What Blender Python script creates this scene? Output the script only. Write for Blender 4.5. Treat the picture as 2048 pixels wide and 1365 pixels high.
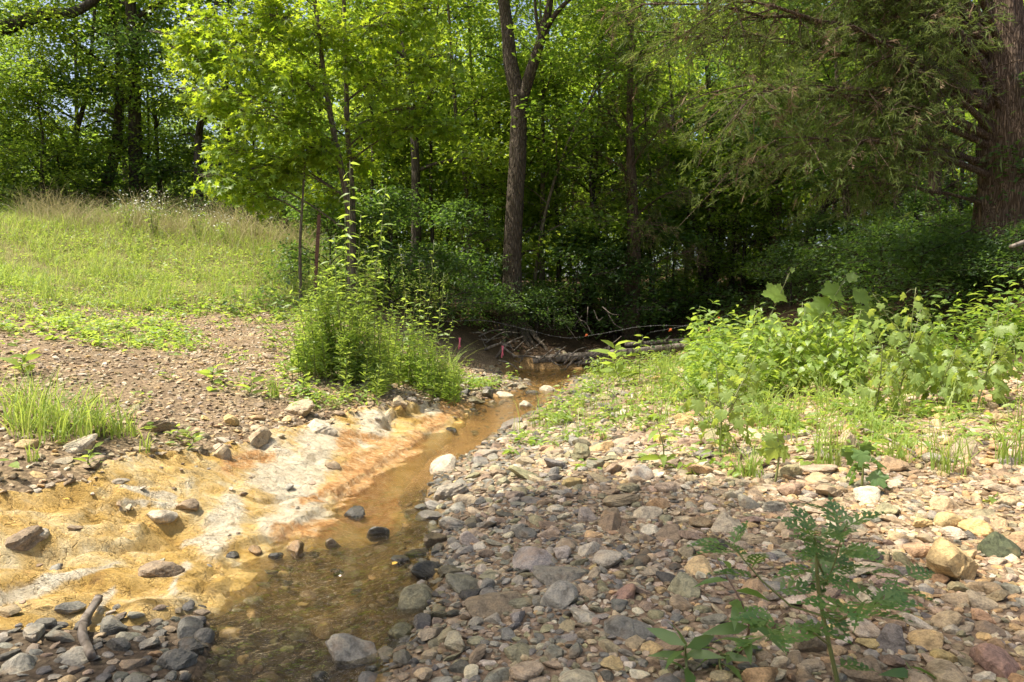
import bpy, bmesh, math, random
import numpy as np
from mathutils import Vector, Matrix, Euler

for o in list(bpy.data.objects):
    bpy.data.objects.remove(o)
sc = bpy.context.scene
COL = sc.collection

# ------------------------------------------------------------------ camera, sky, sun, exposure
CAM_Z = 1.25
PITCH = math.radians(2.92)
LENS = 25.0
FPX = LENS / 36.0 * 2048
cam = bpy.data.cameras.new('camera'); cam.lens = LENS; cam.sensor_width = 36
cam.clip_start = 0.05; cam.clip_end = 2000
camo = bpy.data.objects.new('camera', cam); COL.objects.link(camo)
camo.location = (0, 0, CAM_Z); camo.rotation_euler = (math.radians(90) - PITCH, 0, 0)
sc.camera = camo

SUN_EL = math.radians(63); SUN_AZ = math.radians(-99)          # azimuth clockwise from +Y: the sun stands on the left
SUNV = Vector((math.sin(SUN_AZ) * math.cos(SUN_EL), math.cos(SUN_AZ) * math.cos(SUN_EL), math.sin(SUN_EL)))
world = bpy.data.worlds.new('World'); sc.world = world; world.use_nodes = True
wn = world.node_tree.nodes; wl = world.node_tree.links
sky = wn.new('ShaderNodeTexSky'); sky.sky_type = 'NISHITA'; sky.sun_disc = False
sky.sun_elevation = SUN_EL; sky.sun_rotation = SUN_AZ % (2 * math.pi)
sky.air_density = 0.85; sky.dust_density = 5.0; sky.ozone_density = 0.6
bg = wn['Background']; bg.inputs['Strength'].default_value = 0.15
wl.new(sky.outputs[0], bg.inputs['Color'])
sun = bpy.data.lights.new('sun', 'SUN'); sun.energy = 4.3; sun.angle = math.radians(0.5); sun.color = (1, 0.955, 0.86)
suno = bpy.data.objects.new('sun', sun); COL.objects.link(suno)
suno.location = (-20, 5, 30); suno.rotation_euler = SUNV.to_track_quat('Z', 'Y').to_euler()
sc.view_settings.view_transform = 'Standard'; sc.view_settings.look = 'None'
sc.view_settings.exposure = 0.88; sc.view_settings.gamma = 1; sc.view_settings.use_curve_mapping = False
sc.cycles.max_bounces = 8; sc.cycles.diffuse_bounces = 3; sc.cycles.transmission_bounces = 5; sc.cycles.glossy_bounces = 3
sc.cycles.sample_clamp_indirect = 6; sc.cycles.use_adaptive_sampling = True; sc.cycles.adaptive_threshold = 0.02

# ------------------------------------------------------------------ small maths
rng = np.random.default_rng(7)
random.seed(7)
CP, SP = math.cos(PITCH), math.sin(PITCH)
def ray(px, py):
    u = (px - 1024) / FPX; v = (682.5 - py) / FPX
    return np.array([u, CP + v * SP, -SP + v * CP])
def gp(px, py, z=0.0):
    d = ray(px, py); t = (z - CAM_Z) / d[2]; return np.array([d[0] * t, d[1] * t, z])
def dp(px, py, Y):
    d = ray(px, py); t = Y / d[1]; return np.array([d[0] * t, Y, CAM_Z + d[2] * t])
def proj(x, y, z):
    zc = z - CAM_Z
    f = y * CP - zc * SP; up = y * SP + zc * CP
    f = np.where(f < 0.05, 0.05, f)
    return 1024 + x / f * FPX, 682.5 - up / f * FPX
def hsh(ix, iy, seed):
    n = (ix.astype(np.int64) * 374761393 + iy.astype(np.int64) * 668265263 + seed * 974711) & 0x7fffffff
    n = ((n ^ (n >> 13)) * 1274126177) & 0x7fffffff
    return ((n ^ (n >> 16)) & 0xffff) / 65535.0
def vnoise(x, y, seed=0):
    x = np.asarray(x, float); y = np.asarray(y, float)
    ix = np.floor(x); iy = np.floor(y); fx = x - ix; fy = y - iy
    fx = fx * fx * (3 - 2 * fx); fy = fy * fy * (3 - 2 * fy)
    a = hsh(ix, iy, seed); b = hsh(ix + 1, iy, seed); c = hsh(ix, iy + 1, seed); d = hsh(ix + 1, iy + 1, seed)
    return (a * (1 - fx) + b * fx) * (1 - fy) + (c * (1 - fx) + d * fx) * fy
def fbm(x, y, seed=0, oct=4):
    s = 0; a = 0.5; f = 1
    for k in range(oct):
        s = s + a * (vnoise(x * f, y * f, seed + k * 17) - 0.5); a *= 0.5; f *= 2.03
    return s
def sstep(a, b, x):
    t = np.clip((x - a) / (b - a), 0, 1); return t * t * (3 - 2 * t)
def poly_dist(x, y, P):
    """signed distance to a closed polygon, negative inside"""
    x = np.asarray(x, float); y = np.asarray(y, float)
    best = np.full(x.shape, 1e9); inside = np.zeros(x.shape, bool)
    n = len(P)
    for i in range(n):
        ax, ay = P[i][:2]; bx, by = P[(i + 1) % n][:2]
        ex, ey = bx - ax, by - ay
        t = np.clip(((x - ax) * ex + (y - ay) * ey) / (ex * ex + ey * ey + 1e-12), 0, 1)
        best = np.minimum(best, (x - ax - t * ex) ** 2 + (y - ay - t * ey) ** 2)
        c = ((ay > y) != (by > y)) & (x < ex * (y - ay) / (ey if abs(ey) > 1e-12 else 1e-12) + ax)
        inside ^= c
    d = np.sqrt(best)
    return np.where(inside, -d, d)

# ------------------------------------------------------------------ mesh helpers
def mk_mesh(name, V, F, mat=None, smooth=False, attrs=None):
    V = np.ascontiguousarray(V, np.float32); F = np.ascontiguousarray(F, np.int32)
    me = bpy.data.meshes.new(name)
    k = F.shape[1]
    me.vertices.add(len(V)); me.vertices.foreach_set('co', V.ravel())
    me.loops.add(F.size); me.loops.foreach_set('vertex_index', F.ravel())
    me.polygons.add(len(F)); me.polygons.foreach_set('loop_start', np.arange(0, F.size, k, dtype=np.int32))
    me.polygons.foreach_set('use_smooth', np.full(len(F), smooth))
    for an, av in (attrs or {}).items():
        a = me.attributes.new(an, 'FLOAT_COLOR', 'POINT'); a.data.foreach_set('color', np.ascontiguousarray(av, np.float32).ravel())
    me.update(calc_edges=True); me.validate()
    if mat: me.materials.append(mat)
    return me
def sharpen(me, deg=26):
    me.set_sharp_from_angle(angle=math.radians(deg)); return me
def obj(name, me, parent=None, loc=None, mat4=None):
    o = bpy.data.objects.new(name, me); COL.objects.link(o)
    if parent is not None: o.parent = parent
    if loc is not None: o.location = loc
    if mat4 is not None: o.matrix_local = mat4
    return o
def tag(o, label=None, cat=None, group=None, kind=None):
    if label: o['label'] = label
    if cat: o['category'] = cat
    if group: o['group'] = group
    if kind: o['kind'] = kind
    return o
def thing(name, label, cat, loc=(0, 0, 0), rz=0, group=None):
    o = bpy.data.objects.new(name, None); COL.objects.link(o); o.empty_display_size = 0.1
    o.location = loc; o.rotation_euler = (0, 0, rz)
    return tag(o, label, cat, group)
def copy_tree(root, loc, rz, s, label, group):
    r = root.copy(); COL.objects.link(r); r.location = loc; r.rotation_euler = (0, 0, rz); r.scale = (s, s, s)
    r['label'] = label; r['group'] = group
    for ch in [c for c in root.children]:
        c = ch.copy(); COL.objects.link(c); c.parent = r
    return r
class Acc:
    def __init__(self): self.V = []; self.F = []; self.n = 0; self.C = []
    def add(self, V, F, C=None):
        V = np.asarray(V, float); F = np.asarray(F, int)
        self.V.append(V); self.F.append(F + self.n); self.n += len(V)
        if C is not None: self.C.append(C)
        return self
    def mesh(self, name, mat, smooth=False):
        return mk_mesh(name, np.concatenate(self.V), np.concatenate(self.F), mat, smooth,
                       {'col': np.concatenate(self.C)} if self.C else None)
def unit(a): return a / (np.linalg.norm(a, axis=-1, keepdims=True) + 1e-12)
def tube(pts, rad, n=6, rough=0.0, seed=0, cap=True):
    pts = np.asarray(pts, float); rad = np.asarray(rad, float); m = len(pts)
    T = np.gradient(pts, axis=0); T = unit(T)
    ref = np.array([1.0, 0.13, 0.07]) if abs(T[:, 0].mean()) < 0.75 else np.array([0.1, 1.0, 0.2])
    A = unit(np.cross(T, ref)); B = np.cross(T, A)
    th = np.linspace(0, 2 * math.pi, n, endpoint=False)
    R = rad[:, None] * np.ones(n)
    if rough:
        ii, jj = np.meshgrid(np.arange(m), np.arange(n), indexing='ij')
        R = R * (1 + rough * (2 * vnoise(jj * 1.0, ii * 0.3, seed) - 1) * 1.0)
    V = pts[:, None, :] + R[..., None] * (np.cos(th)[None, :, None] * A[:, None, :] + np.sin(th)[None, :, None] * B[:, None, :])
    V = V.reshape(-1, 3)
    i, j = np.meshgrid(np.arange(m - 1), np.arange(n), indexing='ij'); j2 = (j + 1) % n
    a = (i * n + j).ravel(); b = (i * n + j2).ravel(); c = ((i + 1) * n + j2).ravel(); d = ((i + 1) * n + j).ravel()
    F = np.concatenate([np.stack([a, b, c], 1), np.stack([a, c, d], 1)])
    if cap:
        V = np.concatenate([V, pts[-1:], pts[:1]])
        k = (m - 1) * n; t = m * n; jj = np.arange(n)
        F = np.concatenate([F, np.stack([k + jj, k + (jj + 1) % n, np.full(n, t)], 1), np.stack([(jj + 1) % n, jj, np.full(n, t + 1)], 1)])
    return V, F
def spline(pts, n):
    """Catmull-Rom through points"""
    P = np.asarray(pts, float); P = np.vstack([2 * P[0] - P[1], P, 2 * P[-1] - P[-2]])
    m = len(P) - 3; ts = np.linspace(0, m - 1e-6, n); k = ts.astype(int); t = (ts - k)[:, None]
    p0, p1, p2, p3 = P[k], P[k + 1], P[k + 2], P[k + 3]
    return 0.5 * (2 * p1 + (p2 - p0) * t + (2 * p0 - 5 * p1 + 4 * p2 - p3) * t ** 2 + (3 * p1 - p0 - 3 * p2 + p3) * t ** 3)
def frames(d, up):
    """rotation matrices: column 0 = right, 1 = along d, 2 = normal near up"""
    d = unit(d); x = unit(np.cross(d, up)); z = np.cross(x, d)
    return np.stack([x, d, z], axis=2)
def scatter(T, pos, R, s):
    """copies of a template (V, F) by position, rotation, scale -> V, F"""
    V0, F0 = T; N = len(pos)
    s = np.asarray(s, float)
    if s.ndim == 1: s = np.repeat(s[:, None], 3, 1)
    P = np.einsum('nij,nkj->nki', R, V0[None] * s[:, None, :]) + pos[:, None, :]
    F = F0[None] + (np.arange(N) * len(V0))[:, None, None]
    return P.reshape(-1, 3), F.reshape(-1, F0.shape[1])
def rand_leaf_frames(N, r, droop=0.25, tilt=0.5, out=None, outw=0.8):
    a = r.uniform(0, 2 * math.pi, N)
    d = np.stack([np.cos(a), np.sin(a), r.normal(-droop, 0.3, N)], 1)
    if out is not None: d = d + outw * out
    up = np.stack([r.normal(0, tilt, N), r.normal(0, tilt, N), np.ones(N)], 1)
    return frames(d, up)
# leaf templates: x right, y along, z normal; length 1
def fan(outline, z=None, curl=0.15, fold=0.12, center=(0, 0.45)):
    O = np.array(outline, float); V = np.zeros((len(O) + 1, 3)); V[0, :2] = center; V[1:, :2] = O
    V[:, 2] = fold * np.abs(V[:, 0]) - curl * V[:, 1] ** 2
    n = len(O); F = np.array([[0, 1 + i, 1 + (i + 1) % n] for i in range(n)])
    return V, F
LEAF2 = (np.array([[0, 0, 0], [-.3, .45, .07], [0, 1, -.12], [.3, .45, .07]], float), np.array([[0, 3, 2], [0, 2, 1]]))
LEAF4 = (np.array([[0, 0, 0], [-.26, .3, .05], [-.2, .7, 0], [0, 1, -.16], [.2, .7, 0], [.26, .3, .05], [0, .5, -.03]], float),
         np.array([[0, 6, 1], [1, 6, 2], [2, 6, 3], [3, 6, 4], [4, 6, 5], [5, 6, 0]]))
LANCE = (np.array([[0, 0, 0], [-.085, .3, .02], [-.07, .62, -.06], [0, 1, -.28], [.07, .62, -.06], [.085, .3, .02], [0, .3, -.005], [0, .62, -.09]], float),
         np.array([[0, 6, 1], [0, 5, 6], [1, 6, 7], [1, 7, 2], [6, 5, 4], [6, 4, 7], [2, 7, 3], [7, 4, 3]]))
LANCEB = (LANCE[0] * np.array([1.8, 1, 1.0]), LANCE[1])
def star_outline():
    o = []
    for k, ang in enumerate((-128, -62, 0, 62, 128)):
        L = (0.42, .52, .58, .52, .42)[k]
        a = math.radians(ang)
        o.append((L * math.sin(a), .42 + L * math.cos(a)))
        if k < 4:
            b = math.radians(ang + 33); o.append((.19 * math.sin(b), .42 + .19 * math.cos(b)))
    o.append((0, 0.28))
    return o
STAR = fan(star_outline(), curl=.16, fold=.1, center=(0, .42))
def blades(pos, h, w, lean, r, seg=3):
    """grass blades as bent tapering strips"""
    N = len(pos); a = r.uniform(0, 2 * math.pi, N)
    L = np.stack([np.cos(a), np.sin(a), np.zeros(N)], 1); S = np.stack([-np.sin(a), np.cos(a), np.zeros(N)], 1)
    b = a + r.uniform(-1.2, 1.2, N); S2 = np.stack([-np.sin(b), np.cos(b), np.zeros(N)], 1)
    rows = []
    for k in range(seg + 1):
        t = k / seg
        c = pos + L * (lean * h * t ** 2)[:, None] + np.array([0, 0, 1]) * (h * (t - 0.35 * lean * t ** 2.2))[:, None]
        if k < seg:
            ww = (w * (1 - 0.75 * t))[:, None] * S2
            rows += [c - ww, c + ww]
        else: rows += [c]
    V = np.stack(rows, 1); m = V.shape[1]
    F = []
    for k in range(seg - 1):
        i = 2 * k; F += [[i, i + 1, i + 3], [i, i + 3, i + 2]]
    F.append([m - 3, m - 2, m - 1])
    F = np.array(F)[None] + (np.arange(N) * m)[:, None, None]
    return V.reshape(-1, 3), F.reshape(-1, 3)

# ------------------------------------------------------------------ materials
def new_mat(name):
    m = bpy.data.materials.new(name); m.use_nodes = True
    nt = m.node_tree; b = nt.nodes['Principled BSDF']; return m, nt, b
def node(nt, t, **kw):
    n = nt.nodes.new(t)
    for k, v in kw.items():
        if k in n.inputs: n.inputs[k].default_value = v
        else: setattr(n, k, v)
    return n
def ramp(nt, fac, stops):
    n = nt.nodes.new('ShaderNodeValToRGB'); e = n.color_ramp.elements
    while len(e) < len(stops): e.new(0.5)
    for i, (p, c) in enumerate(stops): e[i].position = p; e[i].color = (*c, 1) if len(c) == 3 else c
    nt.links.new(fac, n.inputs['Fac']); return n
def mixc(nt, a, b, fac, mode='MIX'):
    n = nt.nodes.new('ShaderNodeMix'); n.data_type = 'RGBA'; n.blend_type = mode
    for s, v in ((n.inputs['Factor'], fac), (n.inputs['A'], a), (n.inputs['B'], b)):
        if hasattr(v, 'is_linked') or hasattr(v, 'links'): nt.links.new(v, s)
        elif isinstance(v, (tuple, list)): s.default_value = (*v, 1) if len(v) == 3 else v
        else: s.default_value = v
    return n.outputs['Result']
def noise(nt, vec, scale, detail=4, rough=0.55, dist=0.0):
    n = node(nt, 'ShaderNodeTexNoise', Scale=scale, Detail=detail, Roughness=rough, Distortion=dist)
    if vec is not None: nt.links.new(vec, n.inputs['Vector'])
    return n.outputs['Fac']
def bump(nt, h, strength, dist, nrm=None):
    n = node(nt, 'ShaderNodeBump', Strength=strength, Distance=dist); nt.links.new(h, n.inputs['Height'])
    if nrm is not None: nt.links.new(nrm, n.inputs['Normal'])
    return n.outputs['Normal']
def leaf_mat(name, c1, c2, t1, t2, trans=0.45, rough=0.42, spec=0.45, patch=0.9):
    m, nt, b = new_mat(name); L = nt.links
    geo = nt.nodes.new('ShaderNodeNewGeometry')
    nz = noise(nt, geo.outputs['Position'], patch, 2)
    add = node(nt, 'ShaderNodeMath', operation='MULTIPLY_ADD'); add.inputs[1].default_value = 0.7
    L.new(geo.outputs['Random Per Island'], add.inputs[0])
    sub = node(nt, 'ShaderNodeMath', operation='MULTIPLY_ADD'); sub.inputs[1].default_value = 0.9; sub.inputs[2].default_value = -0.3
    L.new(nz, sub.inputs[0]); L.new(sub.outputs[0], add.inputs[2]); add.use_clamp = True
    base = mixc(nt, c1, c2, add.outputs[0]); tr = mixc(nt, t1, t2, add.outputs[0])
    L.new(base, b.inputs['Base Color']); b.inputs['Roughness'].default_value = rough
    b.inputs['Specular IOR Level'].default_value = spec
    t = nt.nodes.new('ShaderNodeBsdfTranslucent'); L.new(tr, t.inputs['Color'])
    mx = nt.nodes.new('ShaderNodeMixShader'); mx.inputs[0].default_value = trans
    L.new(b.outputs[0], mx.inputs[1]); L.new(t.outputs[0], mx.inputs[2])
    L.new(mx.outputs[0], nt.nodes['Material Output'].inputs['Surface'])
    return m
def bark_mat(name, c1, c2, sx=9, sz=1.3, depth=0.03, stringy=False):
    m, nt, b = new_mat(name); L = nt.links
    tc = nt.nodes.new('ShaderNodeTexCoord'); mp = nt.nodes.new('ShaderNodeMapping')
    mp.inputs['Scale'].default_value = (sx, sx, sz); L.new(tc.outputs['Object'], mp.inputs['Vector'])
    n1 = noise(nt, mp.outputs[0], 2.2, 8, 0.7, 0.6)
    vo = node(nt, 'ShaderNodeTexVoronoi', feature='DISTANCE_TO_EDGE', Scale=1.6 if not stringy else 3.0)
    nn = node(nt, 'ShaderNodeTexNoise', Scale=1.5, Detail=3.0); L.new(mp.outputs[0], nn.inputs['Vector'])
    vm = node(nt, 'ShaderNodeVectorMath', operation='MULTIPLY_ADD'); L.new(nn.outputs['Color'], vm.inputs[0])
    vm.inputs[1].default_value = (0.7, 0.7, 0.7); L.new(mp.outputs[0], vm.inputs[2]); L.new(vm.outputs[0], vo.inputs['Vector'])
    cr = ramp(nt, vo.outputs['Distance'], [(0, (0, 0, 0)), (0.22, (1, 1, 1))])
    h = mixc(nt, cr.outputs[0], n1, 0.5)
    base = mixc(nt, c1, c2, n1); dark = mixc(nt, base, (c1[0] * .35, c1[1] * .35, c1[2] * .35), 0.0)
    fac = mixc(nt, (0.42, 0.40, 0.38), (1, 1, 1), cr.outputs[0])
    base = mixc(nt, base, fac, 1.0, 'MULTIPLY')
    L.new(base, b.inputs['Base Color']); b.inputs['Roughness'].default_value = 0.9; b.inputs['Specular IOR Level'].default_value = 0.2
    L.new(bump(nt, h, 0.9, depth), b.inputs['Normal'])
    return m
def stone_mat(name, from_object):
    m, nt, b = new_mat(name); L = nt.links
    if from_object:
        oi = nt.nodes.new('ShaderNodeObjectInfo'); c = oi.outputs['Color']; a = oi.outputs['Alpha']
    else:
        at = node(nt, 'ShaderNodeAttribute', attribute_name='col'); c = at.outputs['Color']; a = at.outputs['Alpha']
    geo = nt.nodes.new('ShaderNodeNewGeometry'); P = geo.outputs['Position']
    n1 = noise(nt, P, 22, 5, 0.62, 0.4); n2 = noise(nt, P, 130, 4, 0.65); n3 = noise(nt, P, 9, 3, 0.6)
    m1 = ramp(nt, n1, [(0.30, (.40, .38, .35)), (0.50, (1, 1, 1)), (0.70, (1.38, 1.32, 1.2))])
    m2 = ramp(nt, n2, [(0.32, (.58, .57, .55)), (0.6, (1.14, 1.13, 1.1))])
    base = mixc(nt, c, m1.outputs[0], 0.9, 'MULTIPLY'); base = mixc(nt, base, m2.outputs[0], 0.8, 'MULTIPLY')
    rust = ramp(nt, n3, [(0.55, (0, 0, 0)), (0.72, (1, 1, 1))])
    rf = node(nt, 'ShaderNodeMath', operation='MULTIPLY'); rf.inputs[1].default_value = 0.32; L.new(rust.outputs[0], rf.inputs[0])
    base = mixc(nt, base, (.36, .2, .08), rf.outputs[0])
    wet = mixc(nt, base, (.42, .40, .36), a, 'MULTIPLY')
    L.new(wet, b.inputs['Base Color'])
    rr = node(nt, 'ShaderNodeMapRange'); rr.inputs['To Min'].default_value = 0.82; rr.inputs['To Max'].default_value = 0.16; L.new(a, rr.inputs['Value'])
    L.new(rr.outputs[0], b.inputs['Roughness']); b.inputs['Specular IOR Level'].default_value = 0.4
    hb = mixc(nt, n1, n2, 0.4)
    L.new(bump(nt, hb, 1.0, 0.014), b.inputs['Normal'])
    return m
M = {}
M['stone_o'] = stone_mat('river_stone', True); M['stone_v'] = stone_mat('loose_gravel', False)
M['bark_main'] = bark_mat('grey_bark', (.065, .05, .035), (.165, .13, .09), 15, 3.6, .035)
M['bark_cedar'] = bark_mat('stringy_red_bark', (.13, .085, .055), (.32, .23, .155), 15, 1.3, .05, True)
M['bark_dark'] = bark_mat('dark_bark', (.06, .05, .038), (.15, .12, .09), 8, 1.6, .025)
M['bark_thin'] = bark_mat('young_bark', (.13, .105, .07), (.24, .2, .14), 14, 3, .01)
M['twig'] = bark_mat('dead_twig', (.16, .12, .09), (.32, .27, .22), 10, 3, .005)
M['drift'] = bark_mat('driftwood', (.15, .12, .09), (.34, .29, .23), 6, 2, .01)
M['leaf_gum'] = leaf_mat('sweetgum_leaves', (.10, .19, .02), (.17, .25, .03), (.34, .52, .02), (.62, .70, .04), .5)
M['leaf_a'] = leaf_mat('green_leaves', (.065, .12, .02), (.12, .17, .03), (.24, .42, .03), (.48, .60, .06), .52)
M['leaf_b'] = leaf_mat('bright_leaves', (.08, .15, .02), (.14, .21, .03), (.36, .54, .03), (.62, .7, .07), .55)
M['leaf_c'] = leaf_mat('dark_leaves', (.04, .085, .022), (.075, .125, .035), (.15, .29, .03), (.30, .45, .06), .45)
M['cedar'] = leaf_mat('cedar_foliage', (.08, .12, .03), (.17, .20, .06), (.18, .26, .04), (.36, .42, .08), .40, .6, .2, 1.4)
M['cedar_dead'] = leaf_mat('dead_cedar_foliage', (.16, .1, .055), (.34, .25, .16), (.16, .09, .04), (.28, .2, .1), .25, .8, .1)
M['weed'] = leaf_mat('weed_leaves', (.13, .225, .04), (.24, .32, .075), (.37, .56, .04), (.66, .76, .12), .47)
M['weed2'] = leaf_mat('grey_green_leaves', (.14, .23, .05), (.26, .33, .10), (.4, .54, .05), (.64, .7, .12), .45, .45, .4)
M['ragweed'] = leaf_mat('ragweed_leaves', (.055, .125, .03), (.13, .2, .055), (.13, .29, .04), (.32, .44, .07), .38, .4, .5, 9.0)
M['grass'] = leaf_mat('grass_blades', (.15, .265, .045), (.29, .36, .09), (.42, .58, .05), (.68, .73, .16), .42, .5, .35, .5)
M['dry'] = leaf_mat('dry_grass', (.30, .25, .12), (.46, .40, .22), (.38, .32, .14), (.5, .45, .22), .3, .7, .2)
M['flower'] = leaf_mat('white_petals', (.7, .7, .62), (.8, .8, .75), (.5, .5, .4), (.6, .6, .5), .3, .7, .1)
M['litter'] = leaf_mat('leaf_litter', (.09, .06, .035), (.2, .13, .07), (.1, .06, .03), (.2, .12, .05), .15, .8, .1)
M['stem'] = leaf_mat('green_stem', (.14, .18, .05), (.2, .2, .07), (.2, .25, .05), (.25, .3, .06), .15)
M['stem_red'] = leaf_mat('reddish_stem', (.16, .09, .06), (.2, .13, .08), (.2, .1, .05), (.25, .12, .06), .1)
def plain(name, c, rough=.6, metal=0., nscale=40, var=.35):
    m, nt, b = new_mat(name); geo = nt.nodes.new('ShaderNodeNewGeometry')
    n = noise(nt, geo.outputs['Position'], nscale, 5, .65)
    r = ramp(nt, n, [(.3, tuple(x * (1 - var) for x in c)), (.7, tuple(min(1, x * (1 + var)) for x in c))])
    nt.links.new(r.outputs[0], b.inputs['Base Color']); b.inputs['Roughness'].default_value = rough; b.inputs['Metallic'].default_value = metal
    nt.links.new(bump(nt, n, .4, .004), b.inputs['Normal']); return m
M['rust'] = plain('rusty_steel', (.14, .07, .045), .85, .2)
M['wire'] = plain('galvanised_wire', (.26, .25, .24), .45, .6)
M['pink'] = plain('pink_ribbon', (.75, .16, .22), .5, 0, 60, .15)
M['orange'] = plain('orange_ribbon', (.85, .22, .06), .5, 0, 60, .15)
M['yleaf'] = plain('fallen_yellow_leaf', (.7, .42, .06), .6, 0, 80, .2)

# ------------------------------------------------------------------ the terrain
CREEK_PX_L = [(330, 1500), (385, 1365), (425, 1290), (415, 1235), (455, 1180), (440, 1120), (560, 1080), (640, 1035), (690, 985), (740, 950), (810, 905), (850, 872), (915, 842), (935, 812), (985, 795), (1045, 778), (1062, 765), (1020, 756), (1000, 747), (1035, 739)]
CREEK_PX_R = [(1265, 735), (1225, 745), (1160, 753), (1135, 772), (1110, 800), (1060, 830), (1010, 857), (975, 887), (930, 915), (880, 947), (855, 985), (862, 1012), (880, 1050), (858, 1100), (872, 1150), (862, 1215), (835, 1265), (775, 1330), (755, 1365), (720, 1500)]
CL = [gp(*p)[:2] for p in CREEK_PX_L]; CR = [gp(*p)[:2] for p in CREEK_PX_R]
CREEK = [np.array((-2.6, -8)), np.array((-1.5, 1.0))] + CL + CR + [np.array((-.55, 1.0)), np.array((-1.2, -8))]
anch = []
for p in CREEK_PX_L[::2] + CREEK_PX_R[::2]: anch.append((*gp(*p)[:2], .02))
for px, py, z in [  # pixel and height of the ground there
    (0, 1365, .10), (200, 1330, .06), (0, 1250, .10), (0, 1150, .16), (200, 1150, .11), (350, 1150, .05), (0, 1000, .33), (200, 1000, .26), (400, 1000, .16), (550, 970, .10),
    (0, 900, .48), (200, 900, .42), (400, 900, .32), (550, 880, .25), (700, 850, .17), (0, 800, .64), (0, 710, .86), (150, 800, .60), (300, 800, .52), (450, 800, .46), (600, 800, .38), (750, 800, .3), (850, 800, .18),
    (300, 705, .78), (450, 720, .68), (600, 740, .52), (750, 770, .4), (870, 775, .22),
    (1000, 1200, .08), (1000, 1000, .10), (1200, 1300, .10), (1200, 1000, .13), (1500, 1300, .11), (1500, 1000, .17), (2048, 1365, .14), (2048, 1150, .2), (2048, 1000, .26), (2048, 880, .36),
    (1200, 880, .13), (1500, 880, .22), (1800, 880, .3), (1250, 800, .14), (1400, 780, .22), (1600, 780, .32), (1900, 770, .42), (1500, 722, .36), (1300, 745, .22), (1700, 730, .48), (960, 772, .05), (920, 800, .08)]:
    anch.append((*gp(px, py, z)[:2], z))
for px, py, Y in [(0, 590, 9), (0, 520, 12), (0, 432, 16), (300, 640, 10), (300, 540, 13.5), (300, 445, 17), (500, 660, 10.3), (480, 560, 13), (560, 492, 15.2), (620, 600, 12.2), (640, 680, 9.8), (700, 610, 13.5), (720, 690, 10.2),
                  (830, 640, 13.2), (850, 720, 10.6), (900, 715, 12.3), (940, 640, 14.8), (1030, 638, 15.3), (1100, 660, 15.8), (1250, 690, 16.5), (1400, 655, 16.5), (1420, 600, 19), (1300, 640, 18.5), (1150, 630, 18),
                  (1550, 640, 14), (1700, 590, 13.5), (1850, 575, 11), (1990, 490, 9.6), (2048, 540, 8.9), (1900, 640, 9.4), (1900, 690, 8.9), (2048, 690, 7.7), (1720, 660, 11.2), (2200, 560, 7.5), (2400, 600, 6)]:
    anch.append(tuple(dp(px, py, Y)))
for w in [(-14, 4, 1.6), (-7, 1.5, .75), (-4, 0, .35), (-5, -5, .4), (0, -6, .15), (6, -4, .4), (9, 1, .7), (12, 4, 2.0), (14, 12, 4.0), (-22, 8, 3.2), (-16, 24, 3.3), (-6, 24, 2.8), (0, 24, 1.5), (6, 24, 1.7), (14, 24, 4),
          (-30, 50, 4.5), (0, 50, 2.6), (30, 50, 6), (-60, 10, 5), (60, 10, 6), (0, 120, 5), (-100, 100, 6), (100, 100, 8), (0, -30, 1), (-40, -30, 2), (40, -30, 3), (0, -150, 2), (-200, 0, 6), (200, 0, 8), (0, 300, 8)]:
    anch.append(w)
anch = np.array(anch)
def tq(x, y):
    yy = np.asarray(y) + 4.0; s = np.sqrt(np.asarray(x) ** 2 + yy ** 2) + .3
    return np.stack([np.arctan2(x, yy) * 3.0, np.log(s) * 3.0], -1)
def tpsk(r2): return 0.5 * r2 * np.log(r2 + 1e-9)
Q = tq(anch[:, 0], anch[:, 1]); NA = len(Q)
K = tpsk(((Q[:, None] - Q[None]) ** 2).sum(-1)) + np.eye(NA) * 0.02
Pm = np.concatenate([np.ones((NA, 1)), Q], 1)
Amat = np.block([[K, Pm], [Pm.T, np.zeros((3, 3))]])
W = np.linalg.solve(Amat, np.concatenate([anch[:, 2], np.zeros(3)]))
def tps(x, y):
    x = np.atleast_1d(np.asarray(x, float)); y = np.atleast_1d(np.asarray(y, float)); out = np.empty(len(x))
    for i in range(0, len(x), 20000):
        q = tq(x[i:i + 20000], y[i:i + 20000])
        out[i:i + 20000] = tpsk(((q[:, None] - Q[None]) ** 2).sum(-1)) @ W[:NA] + W[NA] + q @ W[NA + 1:]
    return np.clip(out, -.1, 12)
BED_PX = [(-260, 1010), (40, 992), (180, 978), (205, 940), (330, 912), (430, 905), (480, 888), (560, 860), (640, 842), (720, 832), (790, 816), (850, 806), (905, 800), (940, 815), (930, 850), (880, 900), (830, 950), (790, 1000), (800, 1060), (720, 1090), (620, 1100), (540, 1130), (500, 1190), (430, 1235), (300, 1245), (200, 1262), (100, 1255), (-260, 1258)]
BED = None
def ground_z(x, y):
    """height of the ground sheet"""
    x = np.atleast_1d(np.asarray(x, float)); y = np.atleast_1d(np.asarray(y, float))
    h = tps(x, y); d = poly_dist(x, y, CREEK)
    far = sstep(3, 12, np.hypot(x, y))
    h = h + fbm(x * 1.3, y * 1.3, 3, 4) * (.03 + .16 * far) * sstep(.0, .5, d) + fbm(x * 7, y * 7, 9, 3) * .02
    cap = .02 + .26 * d + 4 * np.maximum(sstep(.35, .7, d), sstep(10.5, 12.5, y)); h = np.minimum(h, cap)
    outside = np.maximum(h, .012 + .10 * np.clip(d, 0, .8))
    deep = .008 + .095 * sstep(-.05, .55, -d) + .02 * fbm(x * 3, y * 3, 5, 3)
    return np.where(d < 0, -deep, outside)
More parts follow.
